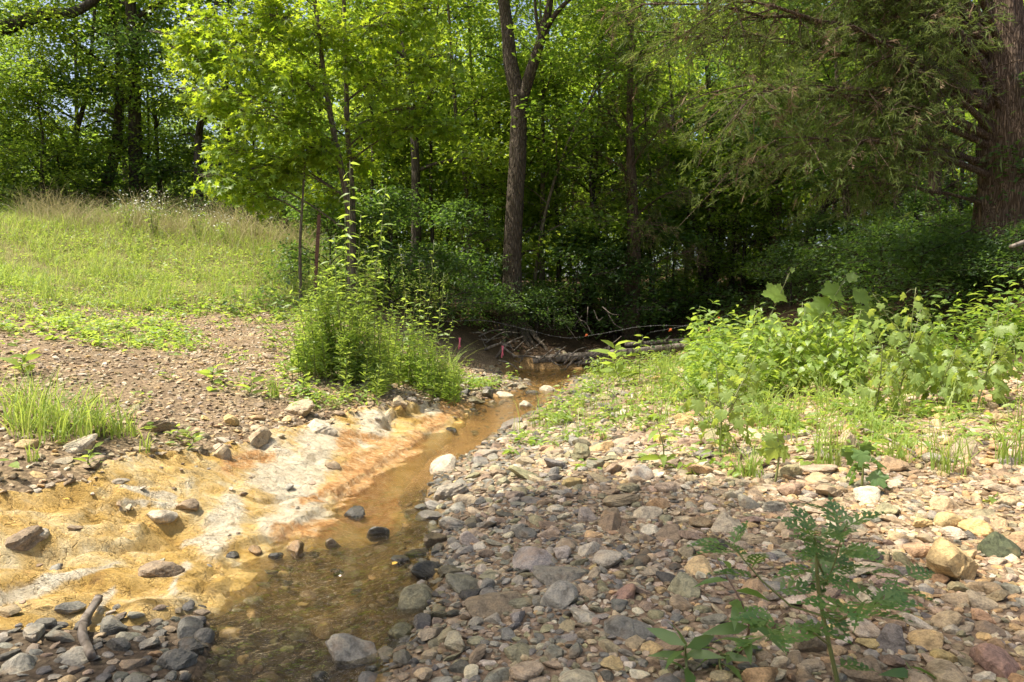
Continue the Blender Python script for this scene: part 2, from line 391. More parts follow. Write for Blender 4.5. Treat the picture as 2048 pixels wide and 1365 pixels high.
def rough_hit(px, py, zf):
    d = ray(px, py); t = np.concatenate([np.arange(.5, 6, .04), np.arange(6, 60, .12)])
    X = d[0] * t; Y = d[1] * t; Z = CAM_Z + d[2] * t
    below = np.nonzero(Z < zf(X, Y))[0]
    k = below[0] if len(below) else len(t) - 1
    return np.array([X[k], Y[k], float(zf(X[k:k + 1], Y[k:k + 1])[0])])
BED = [rough_hit(px, py, ground_z)[:2] for px, py in BED_PX]
def bed_z(x, y):
    """height of the exposed bedrock: ledges and gullies running down to the water"""
    x = np.atleast_1d(np.asarray(x, float)); y = np.atleast_1d(np.asarray(y, float))
    d = poly_dist(x, y, BED) + .10 * fbm(x * 4, y * 4, 21, 3) * 2
    g = ground_z(x, y)
    u = x * .8 + y * .6; v = -x * .6 + y * .8
    big = fbm(u * 1.5, v * 3.2, 31, 4)
    led = np.abs(fbm(u * 1.1 + 3, v * 2.6, 44, 3)) * 2
    ridge = .065 * big - .05 * (1 - sstep(0, .16, led)) + .06 * fbm(u * 5, v * 10, 50, 4) + .028 * fbm(u * 17, v * 26, 61, 3) - .05 * (1 - sstep(0, .09, np.abs(fbm(u * 3.1, v * 6.5, 71, 4)))) * sstep(-.1, .15, fbm(u * 2, v * 2, 75, 2)) + .035 * np.abs(fbm(u * 9, v * 15, 81, 3))
    wet = sstep(-.35, .2, poly_dist(x, y, CREEK))
    return g + .02 + ridge * (.35 + .65 * wet) * (.5 + .5 * sstep(.25, -.1, d)) - .14 * sstep(-.02, .14, d), d
def surf_z(x, y):
    g = ground_z(x, y); b, d = bed_z(x, y); return np.where(d < .05, np.maximum(g, b), g)
def hit(px, py): return rough_hit(px, py, surf_z)
def gz(x, y): return float(surf_z(np.array([x]), np.array([y]))[0])

def band(p0, p1, w, x, y):
    return np.exp(-(poly_seg(p0, p1, x, y) / w) ** 2)
def poly_seg(p0, p1, x, y):
    ex, ey = p1[0] - p0[0], p1[1] - p0[1]; t = np.clip(((x - p0[0]) * ex + (y - p0[1]) * ey) / (ex * ex + ey * ey), 0, 1)
    return np.hypot(x - p0[0] - t * ex, y - p0[1] - t * ey)
# the ground sheet: rings round a point behind the camera, close together where the picture is
ang = np.radians(np.concatenate([np.arange(-180, -60, 6), np.arange(-60, 60, .42), np.arange(60, 180, 6)]))
rad = np.concatenate([np.geomspace(.3, 3.6, 16)[:-1], np.geomspace(3.6, 22, 175)[:-1], np.geomspace(22, 700, 40)])
RA, RR = np.meshgrid(ang, rad, indexing='xy')
gx = (RR * np.sin(RA)).ravel(); gy = (RR * np.cos(RA) - 2.0).ravel()
gzv = ground_z(gx, gy)
bdist = poly_dist(gx, gy, BED); gzv = gzv - .09 * sstep(.02, -.08, bdist)
cd = poly_dist(gx, gy, CREEK)
na, nr = len(ang), len(rad)
i, j = np.meshgrid(np.arange(nr - 1), np.arange(na), indexing='ij'); j2 = (j + 1) % na
GF = np.stack([(i * na + j).ravel(), (i * na + j2).ravel(), ((i + 1) * na + j2).ravel(), ((i + 1) * na + j).ravel()], 1)
gpx, gpy = proj(gx, gy, gzv)
cols = np.zeros((len(gx), 4)); cols[:, 3] = 1
tan = np.array([.30, .235, .165]); soil = np.array([.31, .245, .155]); litter = np.array([.085, .058, .036]); sand = np.array([.50, .34, .16]); green = np.array([.23, .23, .09])
left = gx < -.3 - .02 * gy
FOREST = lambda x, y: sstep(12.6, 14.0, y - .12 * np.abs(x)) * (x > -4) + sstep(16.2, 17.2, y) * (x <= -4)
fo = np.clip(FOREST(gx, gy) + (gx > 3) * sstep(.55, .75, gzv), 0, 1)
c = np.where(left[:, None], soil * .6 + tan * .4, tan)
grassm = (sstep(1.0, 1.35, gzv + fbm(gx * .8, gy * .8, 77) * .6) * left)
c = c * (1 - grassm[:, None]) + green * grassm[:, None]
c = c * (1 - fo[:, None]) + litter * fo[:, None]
up = sstep(4.2, 5.6, gy)
incr = (cd < .03)
bedcol = sand * up[:, None] + np.array([.19, .14, .06]) * (1 - up[:, None])
c = np.where(incr[:, None], bedcol, c)
pile = sstep(3.0, 2.6, gy) * sstep(-3.2, -2.6, gx) * (gx < -.6); c = c * (1 - pile[:, None]) + np.array([.13, .105, .075]) * pile[:, None]
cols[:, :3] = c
def ground_mat():
    m, nt, b = new_mat('earth_and_sand'); L = nt.links
    at = node(nt, 'ShaderNodeAttribute', attribute_name='col'); geo = nt.nodes.new('ShaderNodeNewGeometry'); P = geo.outputs['Position']
    n1 = noise(nt, P, 3.5, 6, .65); n2 = noise(nt, P, 45, 5, .7)
    vo = node(nt, 'ShaderNodeTexVoronoi', Scale=38.0); L.new(P, vo.inputs['Vector'])
    vc = ramp(nt, vo.outputs['Distance'], [(0, (1.25, 1.2, 1.12)), (.6, (.55, .5, .46))])
    base = mixc(nt, at.outputs['Color'], vc.outputs[0], .8, 'MULTIPLY')
    r1 = ramp(nt, n1, [(.3, (.62, .58, .55)), (.65, (1.2, 1.15, 1.05))]); base = mixc(nt, base, r1.outputs[0], .9, 'MULTIPLY')
    r2 = ramp(nt, n2, [(.3, (.6, .6, .6)), (.65, (1.2, 1.2, 1.2))]); base = mixc(nt, base, r2.outputs[0], .8, 'MULTIPLY')
    L.new(base, b.inputs['Base Color']); b.inputs['Roughness'].default_value = .95; b.inputs['Specular IOR Level'].default_value = .15
    inv = node(nt, 'ShaderNodeMath', operation='SUBTRACT'); inv.inputs[0].default_value = 1; L.new(vo.outputs['Distance'], inv.inputs[1])
    h = mixc(nt, n2, inv.outputs[0], .5)
    L.new(bump(nt, h, 1, .02), b.inputs['Normal']); return m
M['ground'] = ground_mat()
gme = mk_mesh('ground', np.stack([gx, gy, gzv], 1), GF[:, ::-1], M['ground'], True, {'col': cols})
tag(obj('ground', gme), 'brown earth, sand and leaf litter under the creek and woods', 'ground', kind='structure')

# bedrock shelf
bx = np.arange(-5.2, .35, .022); by = np.arange(2.2, 9.4, .024)
BX, BY = np.meshgrid(bx, by); shp = BX.shape
bz, bd = bed_z(BX.ravel(), BY.ravel())
keep = (bd < .22).reshape(shp)
px_, py_ = proj(BX.ravel(), BY.ravel(), bz)
px_ = px_ + 60 * fbm(BX.ravel() * 5, BY.ravel() * 5, 91); py_ = py_ + 46 * fbm(BX.ravel() * 5, BY.ravel() * 5, 95)
Wm = np.zeros(len(px_)); Om = np.zeros(len(px_))
for p0, p1, w in [((540, 915), (600, 990), 62), ((650, 880), (620, 950), 50), ((760, 840), (720, 880), 34), ((470, 1020), (420, 1085), 34), ((540, 1055), (640, 1045), 30), ((230, 1010), (330, 1000), 12), ((-20, 1200), (110, 1165), 22), ((110, 1165), (220, 1125), 10), ((350, 1190), (372, 1130), 9), ((195, 1210), (235, 1185), 10), ((240, 965), (330, 985), 10), ((850, 815), (900, 805), 20), ((360, 1085), (470, 1050), 16)]:
    Wm = np.maximum(Wm, band(p0, p1, w, px_, py_))
for p0, p1, w in [((690, 985), (720, 930), 26), ((730, 925), (830, 885), 26), ((700, 1000), (760, 960), 42), ((700, 868), (830, 890), 16), ((860, 850), (925, 810), 24), ((690, 880), (700, 900), 22), ((560, 1075), (800, 1010), 22), ((450, 935), (520, 915), 20), ((600, 1005), (690, 985), 12), ((720, 1045), (780, 1055), 22), ((900, 815), (940, 800), 26)]:
    Om = np.maximum(Om, band(p0, p1, w, px_, py_))
bc = np.stack([Wm, Om, np.zeros_like(Wm), np.ones_like(Wm)], 1)
idx = np.arange(BX.size).reshape(shp)
q = keep[:-1, :-1] | keep[1:, 1:]
BF = np.stack([idx[:-1, :-1][q], idx[:-1, 1:][q], idx[1:, 1:][q], idx[1:, :-1][q]], 1)
used = np.unique(BF); remap = np.full(BX.size, -1); remap[used] = np.arange(len(used))
def bedrock_mat():
    m, nt, b = new_mat('weathered_clay_rock'); L = nt.links
    at = node(nt, 'ShaderNodeAttribute', attribute_name='col'); sep = nt.nodes.new('ShaderNodeSeparateColor'); L.new(at.outputs['Color'], sep.inputs[0])
    geo = nt.nodes.new('ShaderNodeNewGeometry'); mp = nt.nodes.new('ShaderNodeMapping'); L.new(geo.outputs['Position'], mp.inputs[0])
    mp.inputs['Rotation'].default_value = (0, 0, math.radians(-38)); mp.inputs['Scale'].default_value = (1, 1.5, 1)
    P = mp.outputs[0]
    n1 = noise(nt, P, 2.6, 7, .68, 1.0); n2 = noise(nt, P, 16, 7, .7, .5); n3 = noise(nt, geo.outputs['Position'], 85, 5, .7); n4 = noise(nt, P, 5.5, 5, .7, 1.6); n5 = noise(nt, P, 7.5, 9, .78, .9)
    base = ramp(nt, n1, [(.28, (.46, .26, .06)), (.40, (.66, .41, .10)), (.51, (.75, .50, .17)), (.62, (.78, .60, .30)), (.74, (.80, .70, .50))]).outputs[0]
    def soft(fac, nz, lo, hi, k=.7):
        a = node(nt, 'ShaderNodeMath', operation='MULTIPLY_ADD'); a.inputs[1].default_value = k; L.new(nz, a.inputs[0]); L.new(fac, a.inputs[2])
        mr = node(nt, 'ShaderNodeMapRange', interpolation_type='SMOOTHSTEP'); mr.inputs['From Min'].default_value = lo; mr.inputs['From Max'].default_value = hi; L.new(a.outputs[0], mr.inputs['Value'])
        return mr.outputs[0]
    wcol = ramp(nt, n2, [(.3, (.54, .42, .25)), (.5, (.78, .66, .45)), (.7, (.85, .77, .58))]).outputs[0]
    ocol = ramp(nt, n2, [(.3, (.38, .17, .05)), (.46, (.62, .31, .10)), (.56, (.74, .46, .20)), (.7, (.80, .64, .42))]).outputs[0]
    base = mixc(nt, base, wcol, soft(sep.outputs[0], n5, .95, 1.55, 1.5))
    pat = ramp(nt, n4, [(.58, (0, 0, 0)), (.74, (1, 1, 1))]).outputs[0]
    pf = node(nt, 'ShaderNodeMath', operation='MULTIPLY'); pf.inputs[1].default_value = .55; L.new(pat, pf.inputs[0])
    base = mixc(nt, base, ocol, pf.outputs[0])
    base = mixc(nt, base, ocol, soft(sep.outputs[1], n5, 1.0, 1.6, 1.5))
    pit = ramp(nt, n5, [(.30, (.38, .33, .26)), (.42, (1, 1, 1)), (.66, (1.08, 1.08, 1.06))]).outputs[0]; base = mixc(nt, base, pit, .85, 'MULTIPLY')
    cv = node(nt, 'ShaderNodeTexVoronoi', feature='DISTANCE_TO_EDGE', Scale=5.5); cvn = node(nt, 'ShaderNodeTexNoise', Scale=6.0, Detail=5.0); L.new(P, cvn.inputs['Vector']); cvm = node(nt, 'ShaderNodeVectorMath', operation='MULTIPLY_ADD'); L.new(cvn.outputs['Color'], cvm.inputs[0]); cvm.inputs[1].default_value = (.55, .55, .55); L.new(P, cvm.inputs[2]); L.new(cvm.outputs[0], cv.inputs['Vector'])
    crk = ramp(nt, cv.outputs['Distance'], [(0, (.42, .33, .22)), (.035, (1, 1, 1))]).outputs[0]; base = mixc(nt, base, crk, .32, 'MULTIPLY')
    dirt = noise(nt, geo.outputs['Position'], 3.1, 8, .75); dr = ramp(nt, dirt, [(.56, (0, 0, 0)), (.70, (1, 1, 1))]).outputs[0]; df = node(nt, 'ShaderNodeMath', operation='MULTIPLY'); df.inputs[1].default_value = .28; L.new(dr, df.inputs[0]); base = mixc(nt, base, (.36, .25, .14), df.outputs[0])
    sp = ramp(nt, n3, [(.28, (.62, .58, .5)), (.45, (1, 1, 1)), (.8, (1.1, 1.1, 1.08))]).outputs[0]; base = mixc(nt, base, sp, .8, 'MULTIPLY')
    L.new(base, b.inputs['Base Color']); b.inputs['Specular IOR Level'].default_value = .35
    sx = nt.nodes.new('ShaderNodeSeparateXYZ'); L.new(geo.outputs['Position'], sx.inputs[0])
    rz = node(nt, 'ShaderNodeMapRange'); rz.inputs['From Min'].default_value = .0; rz.inputs['From Max'].default_value = .07; rz.inputs['To Min'].default_value = .3; rz.inputs['To Max'].default_value = .8
    L.new(sx.outputs['Z'], rz.inputs['Value']); L.new(rz.outputs[0], b.inputs['Roughness'])
    h = mixc(nt, n5, n3, .25); h = mixc(nt, h, crk, .2); nb = bump(nt, h, 1.0, .11); L.new(bump(nt, n4, .5, .05, nb), b.inputs['Normal'])
    return m
M['bedrock'] = bedrock_mat()
bme = mk_mesh('bedrock', np.stack([BX.ravel(), BY.ravel(), bz], 1)[used], remap[BF], M['bedrock'], True, {'col': bc[used]})
tag(obj('bedrock', bme), 'yellow, white and orange bedrock shelf sloping into the stream', 'bedrock', kind='structure')

# water
wx = np.arange(-2.6, 3.2, .018); wy = np.concatenate([np.arange(-8, 1.6, .3), np.arange(1.6, 5.6, .02), np.arange(5.6, 17.5, .07)])
WX, WY = np.meshgrid(wx, wy); wd = poly_dist(WX.ravel(), WY.ravel(), CREEK).reshape(WX.shape)
near = sstep(5.2, 4.2, WY)
u = WX * .62 + WY * .78; v = -WX * .78 + WY * .62
wzv = (fbm(u * 7 + 2.2 * fbm(v * 3, u * 3, 8, 2), v * 17, 5, 3) * .024) * near + fbm(WX * 9, WY * 4, 15, 2) * .003
wzv = wzv + .03 * fbm(WX * 1.5, WY * 1.5, 25, 2) * 0
kq = (wd < .12); q = kq[:-1, :-1] | kq[1:, 1:]
idx = np.arange(WX.size).reshape(WX.shape)
WF = np.stack([idx[:-1, :-1][q], idx[:-1, 1:][q], idx[1:, 1:][q], idx[1:, :-1][q]], 1)
used = np.unique(WF); remap = np.full(WX.size, -1); remap[used] = np.arange(len(used))
def water_mat():
    m, nt, b = new_mat('stream_water'); L = nt.links
    nt.nodes.remove(b); geo = nt.nodes.new('ShaderNodeNewGeometry'); mp = nt.nodes.new('ShaderNodeMapping'); L.new(geo.outputs['Position'], mp.inputs[0])
    mp.inputs['Rotation'].default_value = (0, 0, math.radians(-38)); mp.inputs['Scale'].default_value = (1, 2.0, 1)
    n1 = noise(nt, mp.outputs[0], 14, 3, .55, .8); n2 = noise(nt, mp.outputs[0], 46, 2, .5, .5)
    h = mixc(nt, n1, n2, .3); N = bump(nt, h, 1.0, .06)
    fr = node(nt, 'ShaderNodeFresnel', IOR=1.33); L.new(N, fr.inputs['Normal'])
    gl = node(nt, 'ShaderNodeBsdfGlossy', Roughness=.04); gl.inputs['Color'].default_value = (1, 1, 1, 1); L.new(N, gl.inputs['Normal'])
    tr = nt.nodes.new('ShaderNodeBsdfTransparent'); tr.inputs['Color'].default_value = (.96, .93, .80, 1)
    rf = node(nt, 'ShaderNodeBsdfRefraction', IOR=1.25, Roughness=.0); rf.inputs['Color'].default_value = (.92, .88, .70, 1); L.new(N, rf.inputs['Normal'])
    m0 = nt.nodes.new('ShaderNodeMixShader'); m0.inputs[0].default_value = .3; L.new(tr.outputs[0], m0.inputs[1]); L.new(rf.outputs[0], m0.inputs[2])
    mx = nt.nodes.new('ShaderNodeMixShader'); L.new(fr.outputs[0], mx.inputs[0]); L.new(m0.outputs[0], mx.inputs[1]); L.new(gl.outputs[0], mx.inputs[2])
    L.new(mx.outputs[0], nt.nodes['Material Output'].inputs['Surface']); return m
M['water'] = water_mat()
wme = mk_mesh('water', np.stack([WX.ravel(), WY.ravel(), wzv.ravel()], 1)[used], remap[WF], M['water'], True)
tag(obj('water', wme), 'shallow clear stream running over brown stones', 'stream', kind='structure')

# ------------------------------------------------------------------ stones
def ico(sub):
    bm = bmesh.new(); bmesh.ops.create_icosphere(bm, subdivisions=sub, radius=1.0)
    V = np.array([v.co[:] for v in bm.verts]); F = np.array([[v.index for v in f.verts] for f in bm.faces]); bm.free(); return V, F
ICO = {k: ico(k) for k in (1, 2, 3, 4)}
def stone_shape(sub, seed, p):
    r = np.random.default_rng(seed); V, F = ICO[sub]
    n = unit(r.normal(size=(r.integers(8, 13), 3))); d = r.uniform(.55, 1.0, len(n))
    t = np.maximum(V @ n.T, 0) / d
    R = (np.sum(t ** p, 1) + 1e-9) ** (-1 / p); R = np.clip(R, .45, 1.25)
    if sub > 2:
        R = R * (1 + .03 * np.sin(V @ r.normal(size=3) * 4 + r.uniform(0, 6)) + .022 * np.sin(V @ r.normal(size=3) * 9) + (.02 * np.sin(V @ r.normal(size=3) * 23) if sub > 3 else 0))
    V = V * R[:, None]
    V = V * np.array([1, r.uniform(.66, .9), r.uniform(.45, .72)])
    return V / np.abs(V[:, :2]).max(), F
NVAR = 18
PEXP = [5, 12, 18, 26, 34, 44]
ST = {k: [stone_shape(k, 100 + i, PEXP[i % 6]) for i in range(NVAR)] for k in (1, 2, 3, 4)}
STONE_ME = [sharpen(mk_mesh('cobble', ST[4][i][0], ST[4][i][1], M['stone_o'], True), 17) for i in range(NVAR)]
PAL = {'tan': (.38, .30, .19), 'pale': (.47, .405, .295), 'grey': (.27, .245, .19), 'slate': (.165, .155, .125), 'brown': (.27, .20, .125), 'orange': (.43, .285, .15), 'pink': (.40, .30, .205), 'dark': (.10, .09, .07), 'olive': (.25, .225, .13), 'red': (.29, .18, .13), 'yellow': (.47, .345, .16), 'green': (.075, .085, .04)}
PN = list(PAL)
placed = []        # x, y, r of stones for packing
CELL = .12; grid = {}
def free(x, y, r, f):
    R = r + .22; c0x, c1x = int((x - R) // CELL), int((x + R) // CELL); c0y, c1y = int((y - R) // CELL), int((y + R) // CELL)
    for cx in range(c0x, c1x + 1):
        for cy in range(c0y, c1y + 1):
            for (a, b, s) in grid.get((cx, cy), ()):
                if (a - x) ** 2 + (b - y) ** 2 < ((r + s) * f) ** 2: return False
    return True
def put(x, y, r): grid.setdefault((int(x // CELL), int(y // CELL)), []).append((x, y, r))
def rotm(yaw, tx, ty): return Euler((tx, ty, yaw)).to_matrix()
# stones the photograph shows singly: pixel of the centre of the base, width in pixels, colour, wetness, variant, height factor, label
FEAT = [
 (690, 1322, 126, 'grey', .1, 3, 1.7, 'large blocky grey rock standing in the stream near the bottom edge'),
 (830, 1216, 96, 'olive', .1, 0, 1.55, 'round olive mossy boulder at the right edge of the stream'),
 (888, 944, 62, 'pale', 0, 6, 1.4, 'pale round boulder with a green base in the orange shallows'),
 (702, 1032, 54, 'dark', .5, 4, 1.5, 'dark brown wedge shaped rock standing in the stream'),
 (752, 1068, 52, 'slate', .7, 6, 1.1, 'wet blackish stone just below the dark wedge rock'),
 (312, 1158, 92, 'brown', 0, 5, .8, 'tilted grey brown slab lying on the yellow bedrock'),
 (131, 1236, 64, 'slate', 0, 3, 1.3, 'dark grey angular rock on the yellow bedrock beside the stick'),
 (38, 1105, 100, 'brown', 0, 9, 1.2, 'big brown rock at the left picture edge on the bedrock'),
 (437, 915, 46, 'tan', 0, 10, 1.9, 'upright tan rock at the upper rim of the bedrock'),
 (508, 884, 66, 'tan', 0, 11, 1.1, 'blocky tan rock right of the upright one on the bedrock rim'),
 (585, 832, 84, 'tan', 0, 4, 1.1, 'large blocky tan rock at the foot of the weedy bank'),
 (640, 862, 76, 'pale', 0, 7, .9, 'pale flat topped rock at the head of the orange bedrock'),
 (795, 815, 54, 'tan', 0, 9, 1.3, 'pale tan boulder in front of the tall weed clump'),
 (730, 778, 40, 'pale', 0, 16, 1.2, 'whitish tilted rock at the base of the tall weeds'),
 (290, 866, 84, 'brown', 0, 15, .9, 'long brown slab half buried at the lower end of the gravel slope'),
 (155, 908, 80, 'pale', 0, 6, 1.3, 'rounded pale boulder among the stones at the left'),
 (283, 906, 50, 'tan', 0, 8, 1.1, 'angular tan rock below the long brown slab'),
 (180, 945, 72, 'brown', 0, 17, .6, 'flat brown slab above the yellow bedrock'),
 (318, 1042, 64, 'pale', 0, 12, .7, 'pale elongated stone lying on the yellow bedrock'),
 (368, 1026, 56, 'brown', 0, 10, .8, 'broken brown stone right of the pale elongated one'),
 (75, 1072, 42, 'pale', 0, 0, 1.0, 'smooth round pale stone resting against the big brown rock'),
 (145, 1070, 32, 'brown', 0, 3, 1.0, 'small brown stone alone on the yellow bedrock'),
 (1250, 1278, 140, 'slate', 0, 13, .7, 'broad flat slate stone in the shaded cobbles'),
 (1255, 1200, 62, 'red', 0, 6, 1.2, 'dark red and white rounded stone in the cobble bar'),
 (1030, 1328, 84, 'olive', 0, 4, 1.0, 'olive tan blocky stone near the bottom of the cobble bar'),
 (2000, 1115, 100, 'green', 0, 0, 1.4, 'dark mossy round boulder near the right picture edge'),
 (1912, 1058, 72, 'yellow', 0, 10, 1.1, 'yellow orange rock left above the mossy boulder'),
 (1322, 1022, 52, 'orange', 0, 11, 1.4, 'orange tan angular stone in the middle of the cobble bar'),
 (1345, 1080, 84, 'brown', 0, 17, .7, 'flat reddish brown slab in the middle of the cobble bar'),
 (932, 1012, 76, 'tan', 0, 12, 1.0, 'long tan rock at the stream edge of the cobble bar'),
 (1048, 1080, 66, 'slate', .15, 5, .9, 'dark slate stone in the shadowed part of the cobble bar'),
 (1262, 985, 62, 'olive', 0, 4, 1.0, 'olive grey block at the sunny head of the cobble bar'),
 (2010, 1352, 110, 'red', 0, 10, 1.1, 'large dark reddish brown rock in the bottom right corner'),
 (1712, 905, 66, 'tan', 0, 11, 1.6, 'blocky tan rock between the weeds on the right bank'),
 (1180, 1110, 62, 'pale', 0, 16, 1.0, 'bright cream angular stone in the sunny cobbles'),
 (372, 1282, 74, 'slate', .3, 10, 1.2, 'tall dark angular rock at the end of the dark stone pile'),
 (228, 1310, 56, 'slate', .2, 5, 1.1, 'dark block left in the dark stone pile'),
 (288, 1300, 54, 'grey', .2, 4, 1.1, 'grey block in the middle of the dark stone pile'),
 (345, 1345, 78, 'slate', .2, 11, 1.0, 'purplish dark slab at the front of the dark stone pile'),
 (250, 1352, 66, 'brown', .2, 9, .9, 'brown flat block at the front of the dark stone pile'),
 (50, 1280, 90, 'grey', 0, 15, .9, 'wide grey rock at the left picture edge by the bottom'),
 (140, 1335, 64, 'grey', .1, 6, .9, 'grey rounded stone at the foot of the curved stick'),
 (30, 1350, 100, 'grey', 0, 13, .9, 'broad pale grey slab in the bottom left corner'),
 (1690, 1125, 62, 'brown', 0, 2, 1.0, 'smooth brown cobble behind the ragweed'),
 (1968, 1222, 70, 'tan', 0, 6, .9, 'smooth rounded tan stone at the right below the mossy boulder'),
 (905, 1060, 66, 'grey', 0, 16, 1.0, 'pale grey angular rock where the cobbles meet the stream'),
 (1010, 885, 44, 'pale', 0, 17, .5, 'flat whitish stone at the right rim of the far stream'),
 (985, 912, 80, 'grey', 0, 15, .45, 'long flat grey stone at the right stream rim'),
]
def crd0(x, y): return float(poly_dist(np.array([x]), np.array([y]), CREEK)[0])
feat_objs = []
for px, py, wpx, cname, lb in [(462, 1122, 34, 'dark', 'leftmost black wet stone of the riffle row crossing the stream'), (505, 1112, 44, 'orange', 'rusty wet stone second in the riffle row crossing the stream'), (548, 1112, 34, 'dark', 'black wet stone third in the riffle row crossing the stream'),
                              (585, 1100, 52, 'orange', 'broad rusty wet stone in the middle of the riffle row'), (628, 1106, 30, 'dark', 'small black wet stone right of the broad rusty one'), (665, 1086, 36, 'brown', 'brown wet stone right in the riffle row'), (800, 1118, 50, 'dark', 'dark wet stone at the right stream rim above the olive boulder'),
                              (822, 1142, 44, 'brown', 'brown wet stone touching the olive boulder top'), (575, 1162, 34, 'slate', 'wet slate stone alone in the near stream'), (672, 1140, 30, 'dark', 'small dark stone alone in the near stream middle'), (905, 862, 34, 'dark', 'small dark stone at the foot of the orange ledge'), (1055, 812, 36, 'pale', 'pale stone at the right rim of the far stream'),
                              (975, 800, 40, 'grey', 'grey stone in the far stream pool'), (1010, 792, 44, 'pale', 'pale flat stone in the far stream pool'), (1095, 782, 36, 'pale', 'white topped stone in the far stream'), (1065, 786, 30, 'grey', 'grey stone left of the white topped one'), (800, 1290, 60, 'slate', 'wet slate rock right of the blocky grey rock'), (640, 1352, 46, 'slate', 'dark wet stone before the blocky grey rock')]:
    FEAT.append((px, py, wpx, cname, .85 if cname != 'pale' else .2, (px * 7 + py) % 18, 1.0, lb))
for px, py, wpx, cname, wet, var, hf, label in FEAT:
    p = hit(px, py); dist = math.hypot(p[0], p[1]); r = wpx / 2 / FPX * p[1]
    if crd0(p[0], p[1]) < 0:
        p = gp(px, py, 0.0); r = wpx / 2 / FPX * p[1]
    p = p + np.array([0, r * .45, 0]); p[2] = max(gz(p[0], p[1]), -.02 if r > .03 else -.1)
    V = ST[4][var][0]; sz = r * hf
    yaw = random.uniform(-.35, .35) if hf < .85 or hf > 1.6 else random.uniform(0, 6.28)
    Mx = Matrix.Translation((p[0], p[1], p[2] + (.16 if crd0(p[0], p[1]) < .1 else .05) * sz * abs(V[:, 2]).max())) @ rotm(yaw, random.gauss(0, .12), random.gauss(0, .12)).to_4x4() @ Matrix.Diagonal((r, r, sz, 1))
    o = obj('boulder' if wpx > 80 else 'rock', STONE_ME[var]); o.matrix_world = Mx
    c = np.array(PAL[cname]) * random.uniform(.92, 1.08); o.color = (*c, wet)
    tag(o, label, 'rock'); put(p[0], p[1], r * .92); feat_objs.append(o)
for a_, b_ in ((198, 1218), (185, 1236), (174, 1252), (168, 1272), (166, 1290), (172, 1310), (185, 1335)):
    q_ = hit(a_, b_); put(q_[0], q_[1], .03)
# packing of the rest
r2 = np.random.default_rng(11)
def in_bed(x, y): return poly_dist(x, y, BED)
def throw(n, xr, yr, rfun, accept, f, out, tries_far=True):
    x = r2.uniform(*xr, n); y = r2.uniform(*yr, n); a = accept(x, y); x, y = x[a], y[a]
    r = np.sort(rfun(x, y))[::-1] if False else rfun(x, y)
    o = np.argsort(-r); x, y, r = x[o], y[o], r[o]
    for k in range(len(x)):
        if free(x[k], y[k], r[k], f): put(x[k], y[k], r[k]); out.append((x[k], y[k], r[k]))
bar, scree, bedst, bank = [], [], [], []
bedd = lambda x, y: poly_dist(x, y, BED)
crd = lambda x, y: poly_dist(x, y, CREEK)
def midx(y): return np.interp(y, [-8, 1, 2.3, 3, 4.5, 6, 8, 12, 16], [-1.9, -1, -.75, -.55, -.6, -.5, -.1, .5, 1.1])
def acc_bar(x, y): return (crd(x, y) > -.06) & (x > midx(y)) & (np.abs(x) < .95 * y + 1.2) & (tps(x, y) < .62) & (y < 14.6)
for rlo, rhi, n in ((.085, .13, 120), (.06, .085, 520), (.040, .06, 2600), (.024, .04, 12000), (.013, .024, 46000)):
    throw(n, (-1.2, 7.5), (1.3, 7), lambda x, y: r2.uniform(rlo, rhi, len(x)), acc_bar, .80 if rlo > .07 else .62 if rlo > .02 else .56, bar)
throw(26000, (-1.2, 3.8), (1.6, 4.0), lambda x, y: r2.uniform(.011, .02, len(x)), acc_bar, .60, bar)
for rlo, rhi, n in ((.09, .15, 160), (.06, .09, 2200), (.035, .06, 7000)):
    throw(n, (-2, 8.5), (7, 14.6), lambda x, y: r2.uniform(rlo, rhi, len(x)), acc_bar, .72, bar)
def acc_islet(x, y): return (crd(x, y) > -.25) & (x <= midx(y)) & (y > 8.2) & (y < 13.6) & (x > -1.6 - .0 * y) & (bedd(x, y) > .0) & (tps(x, y) < .16)
for rlo, rhi, n in ((.08, .13, 60), (.05, .08, 700), (.03, .05, 2500)):
    throw(n, (-2, 2), (8, 14), lambda x, y: r2.uniform(rlo, rhi, len(x)), acc_islet, .84, bank)
def acc_left(x, y):
    return (crd(x, y) > .02) & (x <= midx(y)) & (bedd(x, y) > -.03) & (tps(x, y) < 1.5) & (x > -.95 * y - 1)
def dens_left(x, y): return acc_left(x, y) & (r2.uniform(0, 1, len(x)) < np.where((bedd(x, y) < .45) | (y < 3.2), 1, .07))
def mid_left(x, y): return acc_left(x, y) & (r2.uniform(0, 1, len(x)) < .45)
def patch_left(x, y): return acc_left(x, y) & (r2.uniform(0, 1, len(x)) < np.where(tps(x, y) < .55, 1, .35 + .65 * sstep(-.05, .12, fbm(x * 1.1, y * 1.1, 301, 3))))
for rlo, rhi, n in ((.06, .10, 420), (.042, .064, 2400), (.026, .042, 6500), (.013, .027, 70000)):
    throw(n, (-9.5, .2), (1.2, 12.8), lambda x, y: r2.uniform(rlo, rhi, len(x)), (patch_left if rhi < .03 else mid_left if rhi < .045 else dens_left), .70, scree)
for rlo, rhi, n in ((.055, .10, 140), (.035, .055, 700), (.018, .034, 4500)):
    throw(n, (-3.0, -.5), (1.3, 3.05), lambda x, y: r2.uniform(rlo, rhi, len(x)), acc_left, .66, scree)
def acc_bedstone(x, y): return (bedd(x, y) < -.02) & (crd(x, y) > .02) & (r2.uniform(0, 1, len(x)) < np.where(bedd(x, y) > -.22, .6, .09))
for rlo, rhi, n in ((.04, .07, 260), (.02, .04, 900), (.012, .02, 1500)):
    throw(n, (-5, 0), (2.2, 9), lambda x, y: r2.uniform(rlo, rhi, len(x)), acc_bedstone, 1.05, bedst)
stream = []
